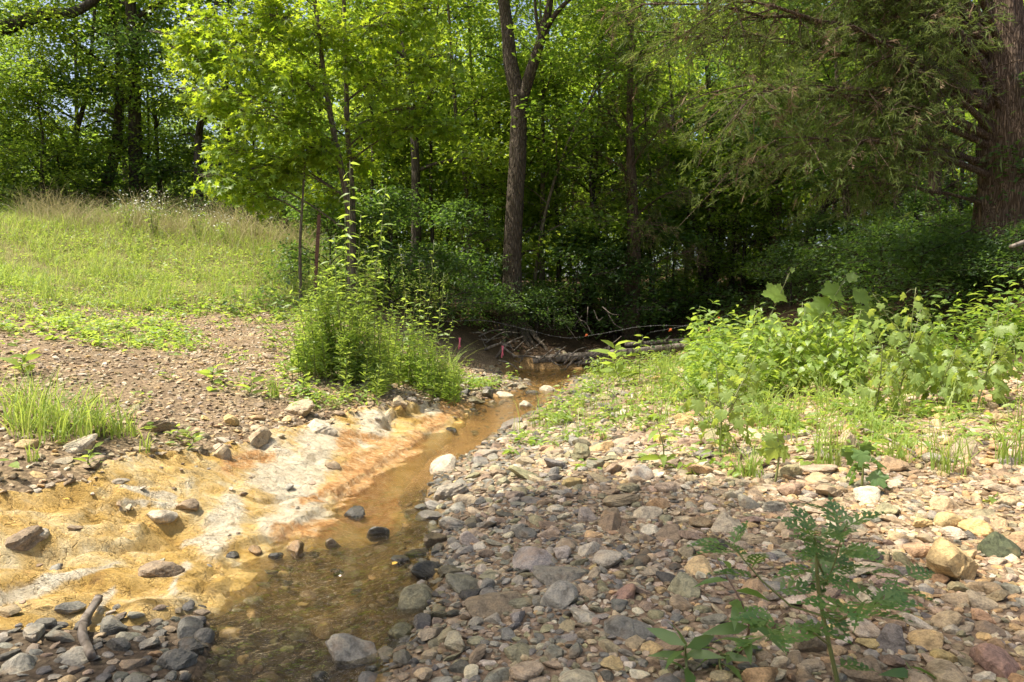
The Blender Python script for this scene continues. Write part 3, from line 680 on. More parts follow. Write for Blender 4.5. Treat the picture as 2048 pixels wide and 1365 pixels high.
def acc_stream(x, y): return (crd(x, y) < .02) & ((bedd(x, y) > .02)) & (r2.uniform(0, 1, len(x)) < np.where(y < 4.6, 1, np.where(y > 9, .8, .18)))
for rlo, rhi, n in ((.06, .1, 90), (.035, .06, 1600), (.02, .035, 7000)):
    throw(n, (-2.2, 2.5), (1.2, 14), lambda x, y: r2.uniform(rlo, rhi, len(x)), acc_stream, .75, stream)
def stone_cols(x, y, kind, n):
    if kind == 'bar':
        dry = ['tan', 'tan', 'tan', 'tan', 'pale', 'pale', 'pale', 'pink', 'orange', 'orange', 'brown', 'tan', 'brown', 'olive', 'yellow', 'grey']; damp = ['grey', 'grey', 'slate', 'olive', 'olive', 'brown', 'tan', 'dark', 'grey', 'slate', 'pale', 'tan']
        pd = sstep(1.5, .35, crd(x, y)) * .8 + .12
    elif kind == 'scree':
        dry = ['tan', 'tan', 'brown', 'tan', 'pale', 'brown', 'tan', 'orange', 'yellow']; damp = ['slate', 'slate', 'grey', 'dark', 'brown']
        pd = sstep(3.05, 2.7, y) * .95
    elif kind == 'stream':
        dry = ['olive', 'brown', 'orange', 'yellow', 'brown', 'olive']; damp = ['dark', 'olive', 'olive', 'brown']; pd = np.full(n, .3)
    else: dry = ['tan', 'brown', 'pale', 'grey']; damp = dry; pd = np.zeros(n)
    C = np.zeros((n, 4)); names = []
    for k in range(n):
        nm = random.choice(damp if random.random() < pd[k] else dry); names.append(nm)
        C[k, :3] = np.array(PAL[nm]) * random.uniform(.78, 1.2) * np.array([1, random.uniform(.95, 1.04), random.uniform(.9, 1.08)])
    if kind == 'bar':
        rust = sstep(.8, 2.2, x)[:, None] * r2.uniform(0, 1, (n, 1)) * .55; C[:, :3] = C[:, :3] * (1 - rust) + C[:, :3] * np.array([1.12, .93, .72]) * rust
    C[:, 3] = np.clip(sstep(.32, .02, crd(x, y)), 0, 1) * r2.uniform(.25, .9, n)
    if kind == 'stream': C[:, 3] = r2.uniform(.1, .6, n)
    return C, names
ALL = []
for kind, L_ in (('bar', bar), ('bank', bank), ('scree', scree), ('bed', bedst), ('stream', stream)):
    if not L_: continue
    A = np.array(L_); C, names = stone_cols(A[:, 0], A[:, 1], 'bar' if kind == 'bank' else kind, len(A))
    z = surf_z(A[:, 0], A[:, 1])
    ALL.append((kind, A, C, names, z))
cand = []
for gi, (kind, A, C, names, z) in enumerate(ALL):
    px, py = proj(A[:, 0], A[:, 1], z)
    for k in range(len(A)):
        if 8 < px[k] < 2040 and py[k] < 1355 and kind != 'stream' and A[k, 1] < 9: cand.append((A[k, 2] / A[k, 1], gi, k))
cand.sort(reverse=True)
single = set((g, k) for _, g, k in cand[:250])
WORD = {'tan': 'tan', 'pale': 'pale cream', 'grey': 'grey', 'slate': 'dark slate', 'brown': 'brown', 'orange': 'orange tan', 'pink': 'pinkish tan', 'dark': 'blackish', 'olive': 'olive grey', 'red': 'reddish', 'yellow': 'yellowish', 'green': 'green'}
SINGLES = []
ZONE = {'bar': 'cobble bar right of the stream', 'bank': 'pebble bank by the far stream', 'scree': 'stony left bank', 'bed': 'yellow bedrock'}
for gi, (kind, A, C, names, z) in enumerate(ALL):
    n = len(A); yaw = r2.uniform(0, 6.28, n); tx = r2.normal(0, .22, n); ty = r2.normal(0, .22, n)
    var = r2.integers(0, NVAR, n); hs = r2.uniform(.55, 1.2, n)
    lift = r2.uniform(-.02, .30, n) if kind in ('bar', 'bank') else r2.uniform(.0, .28, n)
    if kind == 'stream': lift = r2.uniform(-.3, .15, n)
    acc = Acc()
    by_tpl = {}
    for k in range(n):
        r = A[k, 2]
        if (gi, k) in single:
            sz = r * hs[k]; h = sz * np.abs(ST[4][var[k]][0][:, 2]).max()
            Mx = Matrix.Translation((A[k, 0], A[k, 1], z[k] + (lift[k] + .12) * h)) @ rotm(yaw[k], tx[k], ty[k]).to_4x4() @ Matrix.Diagonal((r * 1.1, r * 1.1, sz, 1))
            o = obj('cobble', STONE_ME[var[k]]); o.matrix_world = Mx; o.color = tuple(C[k])
            SINGLES.append((o, WORD[names[k]], r, A[k, 0], A[k, 1], z[k], kind))
        else:
            q_ = r / A[k, 1]; sub = 3 if (q_ > .022 and kind != 'stream') else (2 if q_ > .0078 else 1)
            by_tpl.setdefault((sub, var[k]), []).append(k)
    for (sub, vi), ks in by_tpl.items():
        ks = np.array(ks); T = ST[sub][vi]
        R = np.stack([np.array(rotm(yaw[k], tx[k], ty[k])) for k in ks])
        h = A[ks, 2] * hs[ks] * np.abs(T[0][:, 2]).max()
        pos = np.stack([A[ks, 0], A[ks, 1], z[ks] + lift[ks] * h], 1)
        S = np.stack([A[ks, 2] * 1.1, A[ks, 2] * 1.1, A[ks, 2] * hs[ks]], 1)
        V, F = scatter(T, pos, R, S); acc.add(V, F, np.repeat(C[ks], len(T[0]), 0))
    nm, lb = {'bar': ('river_gravel', 'tan and grey river pebbles packed on the right bar'), 'bank': ('far_pebbles', 'pebbles lying in and beside the far stream'), 'scree': ('bank_gravel', 'brown gravel scattered over the sloping left bank'),
              'bed': ('bedrock_gravel', 'small loose stones scattered on the yellow bedrock'), 'stream': ('streambed_gravel', 'wet stones lying on the bottom of the stream')}[kind]
    tag(obj(nm, sharpen(acc.mesh(nm, M['stone_v'], True), 32)), lb, 'gravel', kind='stuff')

# every singled-out cobble is named by the landmark rock next to it
SHORT = [__import__('re').split(' standing| at the| in the| on the| lying| just| among| near | between| where| with | resting| alone| half| above| below| left | right | beside', f[7])[0] for f in FEAT]
fpx = np.array([f[0] for f in FEAT], float); fpy = np.array([f[1] for f in FEAT], float)
ORD = ['', 'second ', 'third ', 'fourth ', 'fifth ', 'sixth ', 'seventh ', 'eighth ', 'ninth ', 'tenth ']
seen = {}
for o, w, r, x, y, z_, kind in sorted(SINGLES, key=lambda q: -q[2]):
    a, b_ = proj(np.array([x]), np.array([y]), np.array([z_])); a = float(a[0]); b_ = float(b_[0])
    k = int(np.argmin(np.hypot(fpx - a, (fpy - b_) * 1.3))); dx, dy = a - fpx[k], b_ - fpy[k]; dist = math.hypot(dx, dy)
    side = ('left of' if dx < 0 else 'right of') if abs(dx) > abs(dy) * 1.2 else ('behind' if dy < 0 else 'in front of')
    lb = '%s %s cobble %s %s the %s' % ('large' if r > .072 else 'small', w, 'close' if dist < 90 else 'further', side, SHORT[k])
    n = seen.get(lb, 0); seen[lb] = n + 1
    if 0 < n < 10: lb = ORD[n] + lb
    tag(o, lb, 'stone', 'loose cobbles on the ' + ZONE[kind])

# ------------------------------------------------------------------ trees
def tree_geo(seed, H, r0, lo, wid, nl, nleaf, ls, tpl=LEAF2, path=None, rise=.5, sub=5, spread=.28, top=1.0, sides=10, profile='round', droop=.25, tilt=.5, leafy_lo=.3):
    """trunk and limbs, and leaves along the twigs; returns two (V, F)"""
    r = np.random.default_rng(seed)
    wood = Acc()
    if path is None:
        k = np.linspace(0, 1, 7); path = np.stack([np.cumsum(r.normal(0, .02 * H, 7)) * k, np.cumsum(r.normal(0, .02 * H, 7)) * k, k * H], 1)
    P = spline(path, 26); t = np.linspace(0, 1, 26)
    rad = r0 * ((1 - t) ** .8 * .92 + .04) * (1 + .5 * np.exp(-t * H / .45))
    wood.add(*tube(P, rad, sides, .10, seed))
    cs, ds = [], []
    for i in range(nl):
        f = lo + (top - lo) * ((i + r.uniform(0, .9)) / nl); f = min(f, .97)
        b = np.array([np.interp(f, t, P[:, q]) for q in range(3)]); br = np.interp(f, t, rad)
        az = i * 2.4 + r.normal(0, .4); g = (f - lo) / (1 - lo)
        pr = (math.sin(min(1, .25 + g * .85) * math.pi) ** .6 if profile == 'round' else 1 - .75 * g)
        L = wid * pr * r.uniform(.7, 1.15) + .15
        el = rise * r.uniform(.5, 1.3) * (.4 + g)
        d = np.array([math.cos(az) * math.cos(el), math.sin(az) * math.cos(el), math.sin(el)])
        m = 7; tt = np.linspace(0, 1, m)[:, None]
        Q_ = b + d * L * tt + np.array([0, 0, 1]) * (L * .12 * np.sin(tt * 3) - droop * L * .45 * tt ** 2) + np.cumsum(r.normal(0, .045 * L, (m, 3)), 0) * tt
        wood.add(*tube(Q_, np.linspace(min(br * .5, .035 * L + .01), .006, m), 5))
        for j in range(sub + int(L)):
            f2 = r.uniform(leafy_lo, 1); b2 = np.array([np.interp(f2, tt[:, 0], Q_[:, q]) for q in range(3)])
            a2 = az + r.choice([-1, 1]) * r.uniform(.4, 1.3); L2 = L * r.uniform(.22, .5) * (1.25 - .6 * f2) + .1
            d2 = np.array([math.cos(a2), math.sin(a2), r.normal(.15, .25)])
            tt2 = np.linspace(0, 1, 4)[:, None]; Q2 = b2 + d2 * L2 * tt2 + np.array([0, 0, -1]) * droop * .5 * L2 * tt2 ** 2
            wood.add(*tube(Q2, np.linspace(.012, .004, 4), 3, cap=False))
            ns = max(3, int(L2 / .16)); ff = r.uniform(.15, 1.05, ns)[:, None]
            c = b2 + d2 * L2 * ff + np.array([0, 0, -1]) * droop * .5 * L2 * ff ** 2
            cs.append(c); ds.append(np.repeat(d2[None], ns, 0))
    cs = np.concatenate(cs); ds = np.concatenate(ds)
    k = r.integers(0, len(cs), nleaf)
    pos = cs[k] + r.normal(0, 1, (nleaf, 3)) * np.array([spread, spread, spread * .5])
    pos[:, 2] = np.maximum(pos[:, 2], .05)
    R = rand_leaf_frames(nleaf, r, droop + .1, tilt, ds[k], .9)
    V, F = scatter(tpl, pos, R, ls * r.uniform(.6, 1.25, nleaf))
    return (np.concatenate(wood.V), np.concatenate(wood.F)), (V, F)
def make_tree(name, label, geo, wood_mat, leaf_m, loc, rz=0, group=None, cat='tree', woodname='trunk', crownname='crown'):
    t = thing(name, label, cat, loc, rz, group)
    obj(woodname, mk_mesh(woodname, *geo[0], M[wood_mat], True), t)
    obj(crownname, mk_mesh(crownname, *geo[1], M[leaf_m]), t)
    return t
def at(px, Y, dz=-.05):
    x = (px - 1024) / FPX * Y; return (x, Y, gz(x, Y) + dz)

# --- the forked tree on the cut bank
MT = dp(1028, 620, 15.0); MTZ = gz(MT[0], 15.0) - .1
t = thing('forked_tree', 'tall forked tree with bare grey trunk on the cut bank behind the stream', 'tree', (MT[0], 15.0, MTZ))
def rel(px, py, Y, base): return dp(px, py, Y) - np.array(base)
base = (MT[0], 15.0, MTZ)
tp = spline([(0, 0, 0), rel(1024, 560, 15, base), rel(1028, 430, 15, base), rel(1036, 300, 15, base), rel(1038, 185, 15, base)], 40)
tr_ = np.linspace(0, 1, 40); trad = .20 * (1 - .16 * tr_) * (1 + .55 * np.exp(-tr_ * 9)) * (1 + .08 * np.exp(-((tr_ - 1) / .06) ** 2))
ftr = obj('trunk', mk_mesh('trunk', *tube(tp, trad, 28, .05, 5), M['bark_main'], True), t)
l1 = spline([rel(1038, 205, 15, base), rel(1022, 130, 15, base), rel(1015, 60, 15, base), rel(1005, -20, 15, base), rel(990, -180, 15.2, base), rel(960, -420, 15.5, base), rel(965, -700, 15.5, base)], 30)
l2 = spline([rel(1042, 205, 15, base), rel(1066, 130, 14.9, base), rel(1085, 70, 14.8, base), rel(1102, -10, 14.7, base), rel(1120, -180, 14.6, base), rel(1160, -420, 14.5, base)], 30)
l3 = spline([rel(1090, 60, 14.8, base), rel(1118, 20, 14.6, base), rel(1150, -10, 14.4, base), rel(1210, -70, 14, base)], 12)
l4 = spline([rel(1082, 75, 14.8, base), rel(1072, 30, 14.8, base), rel(1068, -60, 14.8, base)], 12)
for L_, ra in ((l1, (.165, .05)), (l2, (.13, .03)), (l3, (.06, .02)), (l4, (.05, .015))):
    obj('limb', mk_mesh('limb', *tube(L_, np.linspace(*ra, len(L_)), 16, .1, 3), M['bark_main'], True), ftr)
rr = np.random.default_rng(3)
for k in range(8):
    a = -2.6 + k * .30 + rr.normal(0, .08); L_ = rr.uniform(.5, 1.0)
    pts = [(0, 0, .32), (.26 * math.cos(a), .26 * math.sin(a), .14), (.5 * L_ * math.cos(a), .5 * L_ * math.sin(a) - .1, -.08), (.75 * L_ * math.cos(a + .2), .75 * L_ * math.sin(a) - .25, -.42), (.8 * L_ * math.cos(a + .3), .8 * L_ * math.sin(a) - .35, -.8)]
    obj('root', mk_mesh('root', *tube(spline(pts, 14), np.linspace(.085, .018, 14), 8, .15, k), M['bark_main'], True), ftr)
def crown_cloud(seed, blobs, n, ls, tpl, droop=.2, tilt=.5):
    r = np.random.default_rng(seed); B = np.array(blobs, float); w = B[:, 3] ** 2; k = r.choice(len(B), n // 14, p=w / w.sum())
    c = B[k, :3] + unit(r.normal(size=(len(k), 3))) * (r.uniform(0, 1, len(k)) ** .45 * B[k, 3])[:, None] * np.array([1, 1, .7])
    kk = r.integers(0, len(c), n); pos = c[kk] + r.normal(0, 1, (n, 3)) * np.array([.24, .24, .1])
    return scatter(tpl, pos, rand_leaf_frames(n, r, droop, tilt), ls * r.uniform(.6, 1.2, n))
V1, F1 = crown_cloud(31, [(*l1[-1], 2.6), (*l1[-8], 2.2), (*l2[-1], 2.4), (*l2[-9], 1.6), (*l3[-1], 1.3), (-1.8, .2, 8.5, 2.2), (2.8, 0, 9, 2.4), (.8, -.6, 5.6, .7), (3, -2.4, 10, 2.0), (1, -2.8, 10.5, 1.8), (4.5, -1, 11, 2.0), (0, -3.2, 11, 1.6), (1.8, -3.3, 9.6, 1.4)], 19000, .14, LEAF2)  # front and right leaf masses added out of view to shade the right bank
obj('crown', mk_mesh('crown', V1, F1, M['leaf_a']), t)

# --- sweetgum saplings with star leaves
SG = at(700, 12.4)
def gum(name, label, px_path, Y, r0, seed, blobs, n, group=None, limbs=()):
    b0 = dp(*px_path[0], Y); b = (b0[0], Y, gz(b0[0], Y) - .05)
    t = thing(name, label, 'tree', b, 0, group)
    pts = [(0, 0, 0)] + [rel(px, py, Y, b) for px, py in px_path]
    P = spline(pts, 26); gtr = obj('trunk', mk_mesh('trunk', *tube(P, np.linspace(r0, r0 * .35, 26), 12, .06, seed), M['bark_thin'], True), t)
    r = np.random.default_rng(seed); BL = [(*rel(px, py, yy, b), rd) for px, py, yy, rd in blobs]
    w = Acc(); cs = []; dd = []
    for bl in BL:
        c = np.array(bl[:3]); rd = bl[3]
        f = np.argmin(np.abs(P[:, 2] - (c[2] - .35 * np.linalg.norm(c[:2] - P[np.argmin(np.abs(P[:, 2] - c[2])), :2])))); s0 = P[f]
        m = 8; tt = np.linspace(0, 1, m)[:, None]; end = c + (c - s0) * .25
        Q_ = s0 + (end - s0) * tt + np.array([0, 0, 1]) * .12 * np.linalg.norm(end - s0) * np.sin(tt * 3.14)
        w.add(*tube(Q_, np.linspace(.02, .005, m), 5))
        for j in range(int(10 + 26 * rd)):
            q = c + unit(r.normal(size=3)) * rd * r.uniform(.1, 1) ** .5 * np.array([1, 1, .65]); s1 = Q_[r.integers(3, m)]
            d = q - s1; tt2 = np.linspace(0, 1, 4)[:, None]; w.add(*tube(s1 + d * tt2 + np.array([0, 0, .06]) * np.sin(tt2 * 3.14), np.linspace(.007, .003, 4), 3, cap=False))
            k = int(9); ff = r.uniform(.45, 1.1, k)[:, None]; cs.append(s1 + d * ff); dd.append(np.repeat(unit(d)[None], k, 0))
    obj('limb', mk_mesh('limb', np.concatenate(w.V), np.concatenate(w.F), M['bark_thin'], True), gtr)
    cs = np.concatenate(cs); dd = np.concatenate(dd); k = r.integers(0, len(cs), n)
    pos = cs[k] + r.normal(0, 1, (n, 3)) * np.array([.13, .13, .07])
    R = rand_leaf_frames(n, r, .4, .4, dd[k], .8)
    obj('crown', mk_mesh('crown', *scatter(STAR, pos, R, .155 * r.uniform(.6, 1.2, n)), M['leaf_gum']), t)
    return t
gum('sweetgum_sapling', 'leaning sweetgum sapling with bright star shaped leaves left of centre', [(702, 560), (697, 420), (668, 270), (648, 150), (632, 20), (615, -120)], 12.4, .075, 41,
    [(430, 60, 12.2, .75), (500, 120, 11.9, .8), (420, 200, 12, .55), (520, 240, 11.7, .7), (560, 40, 12.2, .9), (600, 170, 11.8, .7), (470, 320, 12, .5), (540, 350, 12, .55), (460, 375, 11.9, .35), (620, 300, 12, .6), (640, 60, 11.9, .8), (470, -60, 12.2, 1), (600, -90, 12.2, 1.1), (400, 120, 12.2, .4), (370, 90, 12.3, .3)], 6800)
gum('sweetgum_sapling', 'upright thin sweetgum sapling just right of the leaning one', [(706, 540), (704, 400), (696, 280), (692, 150), (688, 10), (690, -160)], 12.8, .07, 42,
    [(760, 60, 12.6, .8), (840, 30, 12.8, .75), (780, 170, 12.5, .65), (860, 130, 12.8, .6), (720, 130, 13, .8), (760, 260, 12.7, .55), (660, 390, 12.8, .5), (830, 230, 13, .5), (880, 260, 13, .5), (760, -70, 12.8, 1.1), (850, -80, 13, .9), (720, 330, 13, .5)], 5000)
gum('sweetgum_sapling', 'small slender sweetgum stem left of the rusty fence post', [(600, 500), (604, 420), (610, 330), (622, 230)], 12.0, .032, 43,
    [(560, 330, 12, .4), (610, 230, 12, .4), (640, 300, 12.1, .35), (520, 400, 11.9, .3)], 900)

# --- the big cedar on the right bank
CB = dp(2012, 486, 9.6); cb = (CB[0], 9.6, gz(CB[0], 9.6) - .15)
ct = thing('cedar_tree', 'big cedar with shaggy reddish trunk at the right edge, drooping branches', 'tree', cb)
cp = spline([(0.02, 0, 0), rel(2016, 400, 9.6, cb), rel(2012, 250, 9.6, cb), rel(2008, 100, 9.6, cb), rel(2004, -40, 9.6, cb), rel(2000, -400, 9.6, cb), rel(1990, -900, 9.6, cb)], 60)
obj('trunk', mk_mesh('trunk', *tube(cp, np.linspace(.40, .08, 60) * (1 + .35 * np.exp(-np.linspace(0, 1, 60) * 22)), 36, .16, 9), M['bark_cedar'], True), ct)
def spray_tpl(seed, n=12):
    """a feathery cedar spray: thin pointed slips fanning off a curved axis"""
    r = np.random.default_rng(seed); V, F = [], []
    for k in range(n):
        f = r.uniform(0, .9); s = r.choice([-1, 1]); a = r.uniform(.3, .95) * s if k > 0 else 0
        L = (.55 - .35 * f) * r.uniform(.5, 1.1) if k > 0 else 1.0
        b = np.array([0, f if k > 0 else 0, -.12 * f * f]); d = np.array([math.sin(a), math.cos(a), r.normal(-.15, .3)]); w = np.array([math.cos(a), -math.sin(a), r.normal(0, .6)]) * .018
        i = len(V); V += [b, b + d * L * .5 + w, b + d * L + np.array([0, 0, -.1 * L]), b + d * L * .5 - w]
        F += [[i, i + 1, i + 2], [i, i + 2, i + 3]]
    return np.array(V), np.array(F)
SPRAY = [spray_tpl(k) for k in range(4)]
def cedar_branches(t, P, specs, seed, n_spray, sp, base, dead=.18, name_l='limb', bare=.4):
    r = np.random.default_rng(seed); cs, ds = [], []
    for (px, py, Y, f0, rb) in specs:
        end = rel(px, py, Y, base); s0 = P[int(f0 * (len(P) - 1))]
        L = np.linalg.norm(end - s0); m = 14; tt = np.linspace(0, 1, m)[:, None]
        Q_ = s0 + (end - s0) * tt + np.array([0, 0, 1]) * L * .10 * np.sin(tt * 2.6) + np.cumsum(r.normal(0, .012 * L, (m, 3)), 0) * tt
        w = Acc(); w.add(*tube(Q_, np.linspace(rb, .008, m), 7, .1, 1))
        for j in range(int(4 + L * 5)):
            k = r.integers(3, m); a = r.uniform(0, 6.28); L2 = r.uniform(.3, 1.0) * (.5 + .2 * L) * .8
            d = unit((end - s0)) * .6 + np.array([math.cos(a) * .7, math.sin(a) * .8, r.normal(-.15, .3)]); tt2 = np.linspace(0, 1, 6)[:, None]
            Q2 = Q_[k] + d * L2 * tt2 + np.array([0, 0, -1]) * .35 * L2 * tt2 ** 2 + np.cumsum(r.normal(0, .02, (6, 3)), 0)
            w.add(*tube(Q2, np.linspace(.012, .003, 6), 4, cap=False)); cs.append(Q2[1:]); ds.append(np.gradient(Q2, axis=0)[1:])
            for q in range(3):
                d3 = d + r.normal(0, .7, 3) + np.array([0, 0, -.3]); Q3 = Q2[r.integers(1, 5)] + d3 * L2 * .45 * np.linspace(0, 1, 4)[:, None]
                w.add(*tube(Q3, np.linspace(.005, .002, 4), 3, cap=False)); cs.append(Q3[1:]); ds.append(np.repeat(d3[None], 3, 0))
        obj(name_l, mk_mesh(name_l, np.concatenate(w.V), np.concatenate(w.F), M['bark_cedar'], True), [c_ for c_ in t.children if c_.name.startswith('trunk')][0])
    cs = np.concatenate(cs); ds = unit(np.concatenate(ds)); kk = (np.hypot(cs[:, 0], cs[:, 1]) > bare) | (cs[:, 2] > 4.6 * bare + .5); cs = cs[kk]; ds = ds[kk]
    for nm, mt, nn in (('crown', 'cedar', n_spray), ('dead_foliage', 'cedar_dead', int(n_spray * dead))):
        acc = Acc()
        for q in range(4):
            n = nn // 4; k = r.integers(0, len(cs), n); pos = cs[k] + r.normal(0, .10, (n, 3))
            d = ds[k] + r.normal(0, .45, (n, 3)) + np.array([0, 0, -.25 if nm == 'crown' else -.7])
            acc.add(*scatter(SPRAY[q], pos, frames(d, np.stack([r.normal(0, .5, n), r.normal(0, .5, n), np.ones(n)], 1)), sp * r.uniform(.6, 1.3, n)))
        obj(nm, mk_mesh(nm, np.concatenate(acc.V), np.concatenate(acc.F), M[mt]), t)
specs = [(1450, 60, 9.0, .34, .07), (1520, 190, 8.6, .30, .06), (1400, 150, 9.6, .36, .06), (1580, 310, 8.8, .22, .05), (1500, 330, 9.6, .24, .045), (1640, 60, 9.6, .36, .055), (1700, 250, 10.2, .22, .045), 
         (1750, 130, 8.6, .3, .05), (1420, -60, 9, .42, .06), (1560, -90, 9.6, .44, .06), (1700, -60, 8.8, .42, .06), (1880, 60, 8.2, .34, .04), (1480, 240, 9.0, .28, .05), (1330, 40, 9.4, .38, .05), (1700, 400, 9.6, .14, .03),
         (2150, 100, 8.6, .3, .05), (2300, -50, 9.5, .4, .06), (2250, 200, 10.5, .25, .05), (1700, -300, 9.6, .55, .05), (2300, -400, 9.6, .6, .05), (1950, -500, 8.2, .62, .05), (2000, -350, 11.2, .58, .05), (1800, -600, 10.4, .7, .04), (2150, -700, 9.5, .8, .03), (1600, -200, 10.8, .5, .05), (1850, -200, 8.0, .48, .05), (1400, -160, 10, .46, .05), (1500, -260, 9.2, .5, .05), (1450, -330, 10.2, .54, .05), (1650, -420, 9.0, .6, .05), (1550, -150, 8.4, .48, .05)]  # extra limbs above the frame, added to shade the right slope
cedar_branches(ct, cp, specs, 61, 10500, .19, cb, .10, bare=1.25)

# --- other single trunks the photograph shows
ST_SPEC = [  # name, label, path px, depth, radius, material, crown material, kind of blobs
 ('slender_tree', 'slim dark trunk rising left of the forked tree, behind the tall weeds', [(832, 560), (832, 420), (830, 300), (818, 160), (800, 20), (795, -150), (800, -400)], 16.5, .13, 'bark_dark', 'leaf_b'),
 ('slender_tree', 'thin curved trunk between the slim dark trunk and the forked tree', [(945, 560), (940, 470), (932, 370), (915, 270), (908, 180), (900, 60), (890, -150)], 17.5, .085, 'bark_thin', 'leaf_b'),
 ('slender_tree', 'thin straight trunk next to the left side of the forked tree', [(975, 560), (972, 440), (962, 330), (950, 220), (940, 100), (930, -100)], 19, .08, 'bark_thin', 'leaf_a'),
 ('slender_tree', 'slim trunk right behind the forked tree', [(1085, 600), (1084, 470), (1086, 330), (1085, 180), (1082, 60), (1075, -200)], 17.5, .085, 'bark_thin', 'leaf_a'),
 ('slender_tree', 'thin leaning trunk crossing toward the upper right of the forked tree', [(1070, 560), (1090, 430), (1130, 300), (1180, 200), (1240, 110), (1300, -40)], 16.5, .05, 'bark_thin', 'leaf_a'),
 ('crooked_tree', 'dark trunk with a low arching limb on the left above the dry grass', [(205, 400), (232, 300), (240, 180), (238, 110), (228, 40), (205, -60), (200, -300)], 21, .19, 'bark_dark', 'leaf_b'),
 ('crooked_tree', 'dark forked trunk behind the white flowers on the left', [(398, 400), (396, 300), (402, 240), (420, 150), (430, 40), (440, -120)], 20, .14, 'bark_dark', 'leaf_b'),
 ('crooked_tree', 'dark leaning trunk at the far left behind the dry grass', [(110, 400), (128, 340), (150, 270), (170, 200), (185, 80), (190, -80)], 20.5, .12, 'bark_dark', 'leaf_b'),
 ('slender_tree', 'slim dark trunk in the shade left of the rusty post', [(570, 440), (572, 350), (570, 280), (566, 160), (560, 0)], 21, .12, 'bark_dark', 'leaf_a'),
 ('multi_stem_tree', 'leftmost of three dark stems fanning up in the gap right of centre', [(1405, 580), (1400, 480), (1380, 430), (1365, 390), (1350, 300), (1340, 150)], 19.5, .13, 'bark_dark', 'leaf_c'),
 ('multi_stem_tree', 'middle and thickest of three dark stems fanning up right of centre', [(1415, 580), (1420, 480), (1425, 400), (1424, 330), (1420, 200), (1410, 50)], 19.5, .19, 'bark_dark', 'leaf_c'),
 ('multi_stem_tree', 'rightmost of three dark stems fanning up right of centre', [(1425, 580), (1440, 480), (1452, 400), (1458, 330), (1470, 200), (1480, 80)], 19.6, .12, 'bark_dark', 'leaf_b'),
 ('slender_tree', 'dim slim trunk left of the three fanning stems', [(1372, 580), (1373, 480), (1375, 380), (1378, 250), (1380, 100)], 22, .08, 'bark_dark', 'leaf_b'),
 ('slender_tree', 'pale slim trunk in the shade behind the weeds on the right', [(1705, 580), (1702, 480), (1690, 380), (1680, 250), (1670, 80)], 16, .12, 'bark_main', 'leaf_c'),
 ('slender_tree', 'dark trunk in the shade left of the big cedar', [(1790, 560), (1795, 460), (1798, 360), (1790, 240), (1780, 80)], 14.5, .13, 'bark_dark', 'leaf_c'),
 ('slender_tree', 'bent dark trunk seen through the cedar branches', [(1560, 590), (1600, 500), (1640, 430), (1700, 330), (1720, 250), (1790, 120), (1830, 20)], 17, .11, 'bark_dark', 'leaf_c'),
]
for si, (nm, lb, pth, Y, r0, bm_, lm) in enumerate(ST_SPEC):
    b0 = dp(*pth[0], Y); b = (b0[0], Y, gz(b0[0], Y) - .1)
    P = [(0, 0, 0)] + [rel(px, py, Y, b) for px, py in pth]
    P = [P[0]] + [p for p in P[1:] if p[2] > .25]
    top = P[-1]; P.append(np.array(top) + np.array([random.uniform(-.5, .5), random.uniform(-.5, .5), max(2.0, 9 - top[2])]))
    H = P[-1][2]
    geo = tree_geo(700 + si, H, r0, .22 if lm != 'leaf_c' else .3, 2.1, 13, 4500, .13, path=P, sides=12, sub=5, rise=.45, spread=.3)
    make_tree(nm, lb, geo, bm_, lm, b)
# arching limb at the top left
b0 = dp(-260, 430, 19.5); b = (b0[0], 19.5, gz(b0[0], 19.5) - .1)
t = thing('leaning_tree', 'tree at the top left whose long bare limb arches over the grass', 'tree', b)
P = spline([(0, 0, 0), rel(-250, 250, 19.5, b), rel(-150, 110, 19.5, b), rel(20, 52, 19.5, b), rel(90, 28, 19.5, b), rel(150, 24, 19.5, b), rel(215, -20, 19.5, b), rel(300, -80, 19.5, b)], 40)
obj('trunk', mk_mesh('trunk', *tube(P, np.linspace(.28, .06, 40), 12, .1, 2), M['bark_dark'], True), t)
obj('crown', mk_mesh('crown', *crown_cloud(77, [(*rel(40, -60, 19.5, b), 1.6), (*rel(-60, 40, 19, b), 1.5), (*rel(250, -120, 19.5, b), 1.7), (*rel(20, 180, 19, b), 1.4), (*rel(-120, 250, 18.8, b), 1.6)], 11000, .13, LEAF2), M['leaf_a']), t)

# --- shaggy cedar in mid distance (dead twigs round its trunk)
def small_cedar(label, px, py, Y, H, r0, seed, lo=.25, group=None, n=1300):
    b0 = dp(px, py, Y); b = (b0[0], Y, gz(b0[0], Y) - .1); t = thing('cedar_tree', label, 'tree', b, 0, group)
    P = spline([(0, 0, 0), (.05, 0, H * .3), (-.05, 0.05, H * .6), (0, 0, H)], 40)
    obj('trunk', mk_mesh('trunk', *tube(P, np.linspace(r0, .03, 40) * (1 + .4 * np.exp(-np.linspace(0, 1, 40) * 20)), 18, .2, seed), M['bark_cedar'], True), t)
    sp_ = []
    r = np.random.default_rng(seed)
    for k in range(22):
        f = lo + (.95 - lo) * k / 22; a = k * 2.4; L = (1.9 - 1.3 * f) * r.uniform(.7, 1.1)
        e = np.array(b) + np.array([math.cos(a) * L, math.sin(a) * L, f * H + .15 * L])
        q = proj(e[0], e[1], e[2]); sp_.append((float(q[0]), float(q[1]), e[1], f, .03))
    cedar_branches(t, P, sp_, seed, n, .25, b, .3)
    return t
small_cedar('cedar with a shaggy trunk and dead twigs right of the forked tree', 1262, 560, 16.8, 8.5, .2, 81, .22)
small_cedar('dim cedar deep in the shade behind the right hand weeds', 1545, 580, 18.5, 9, .16, 82, .1, n=1500)
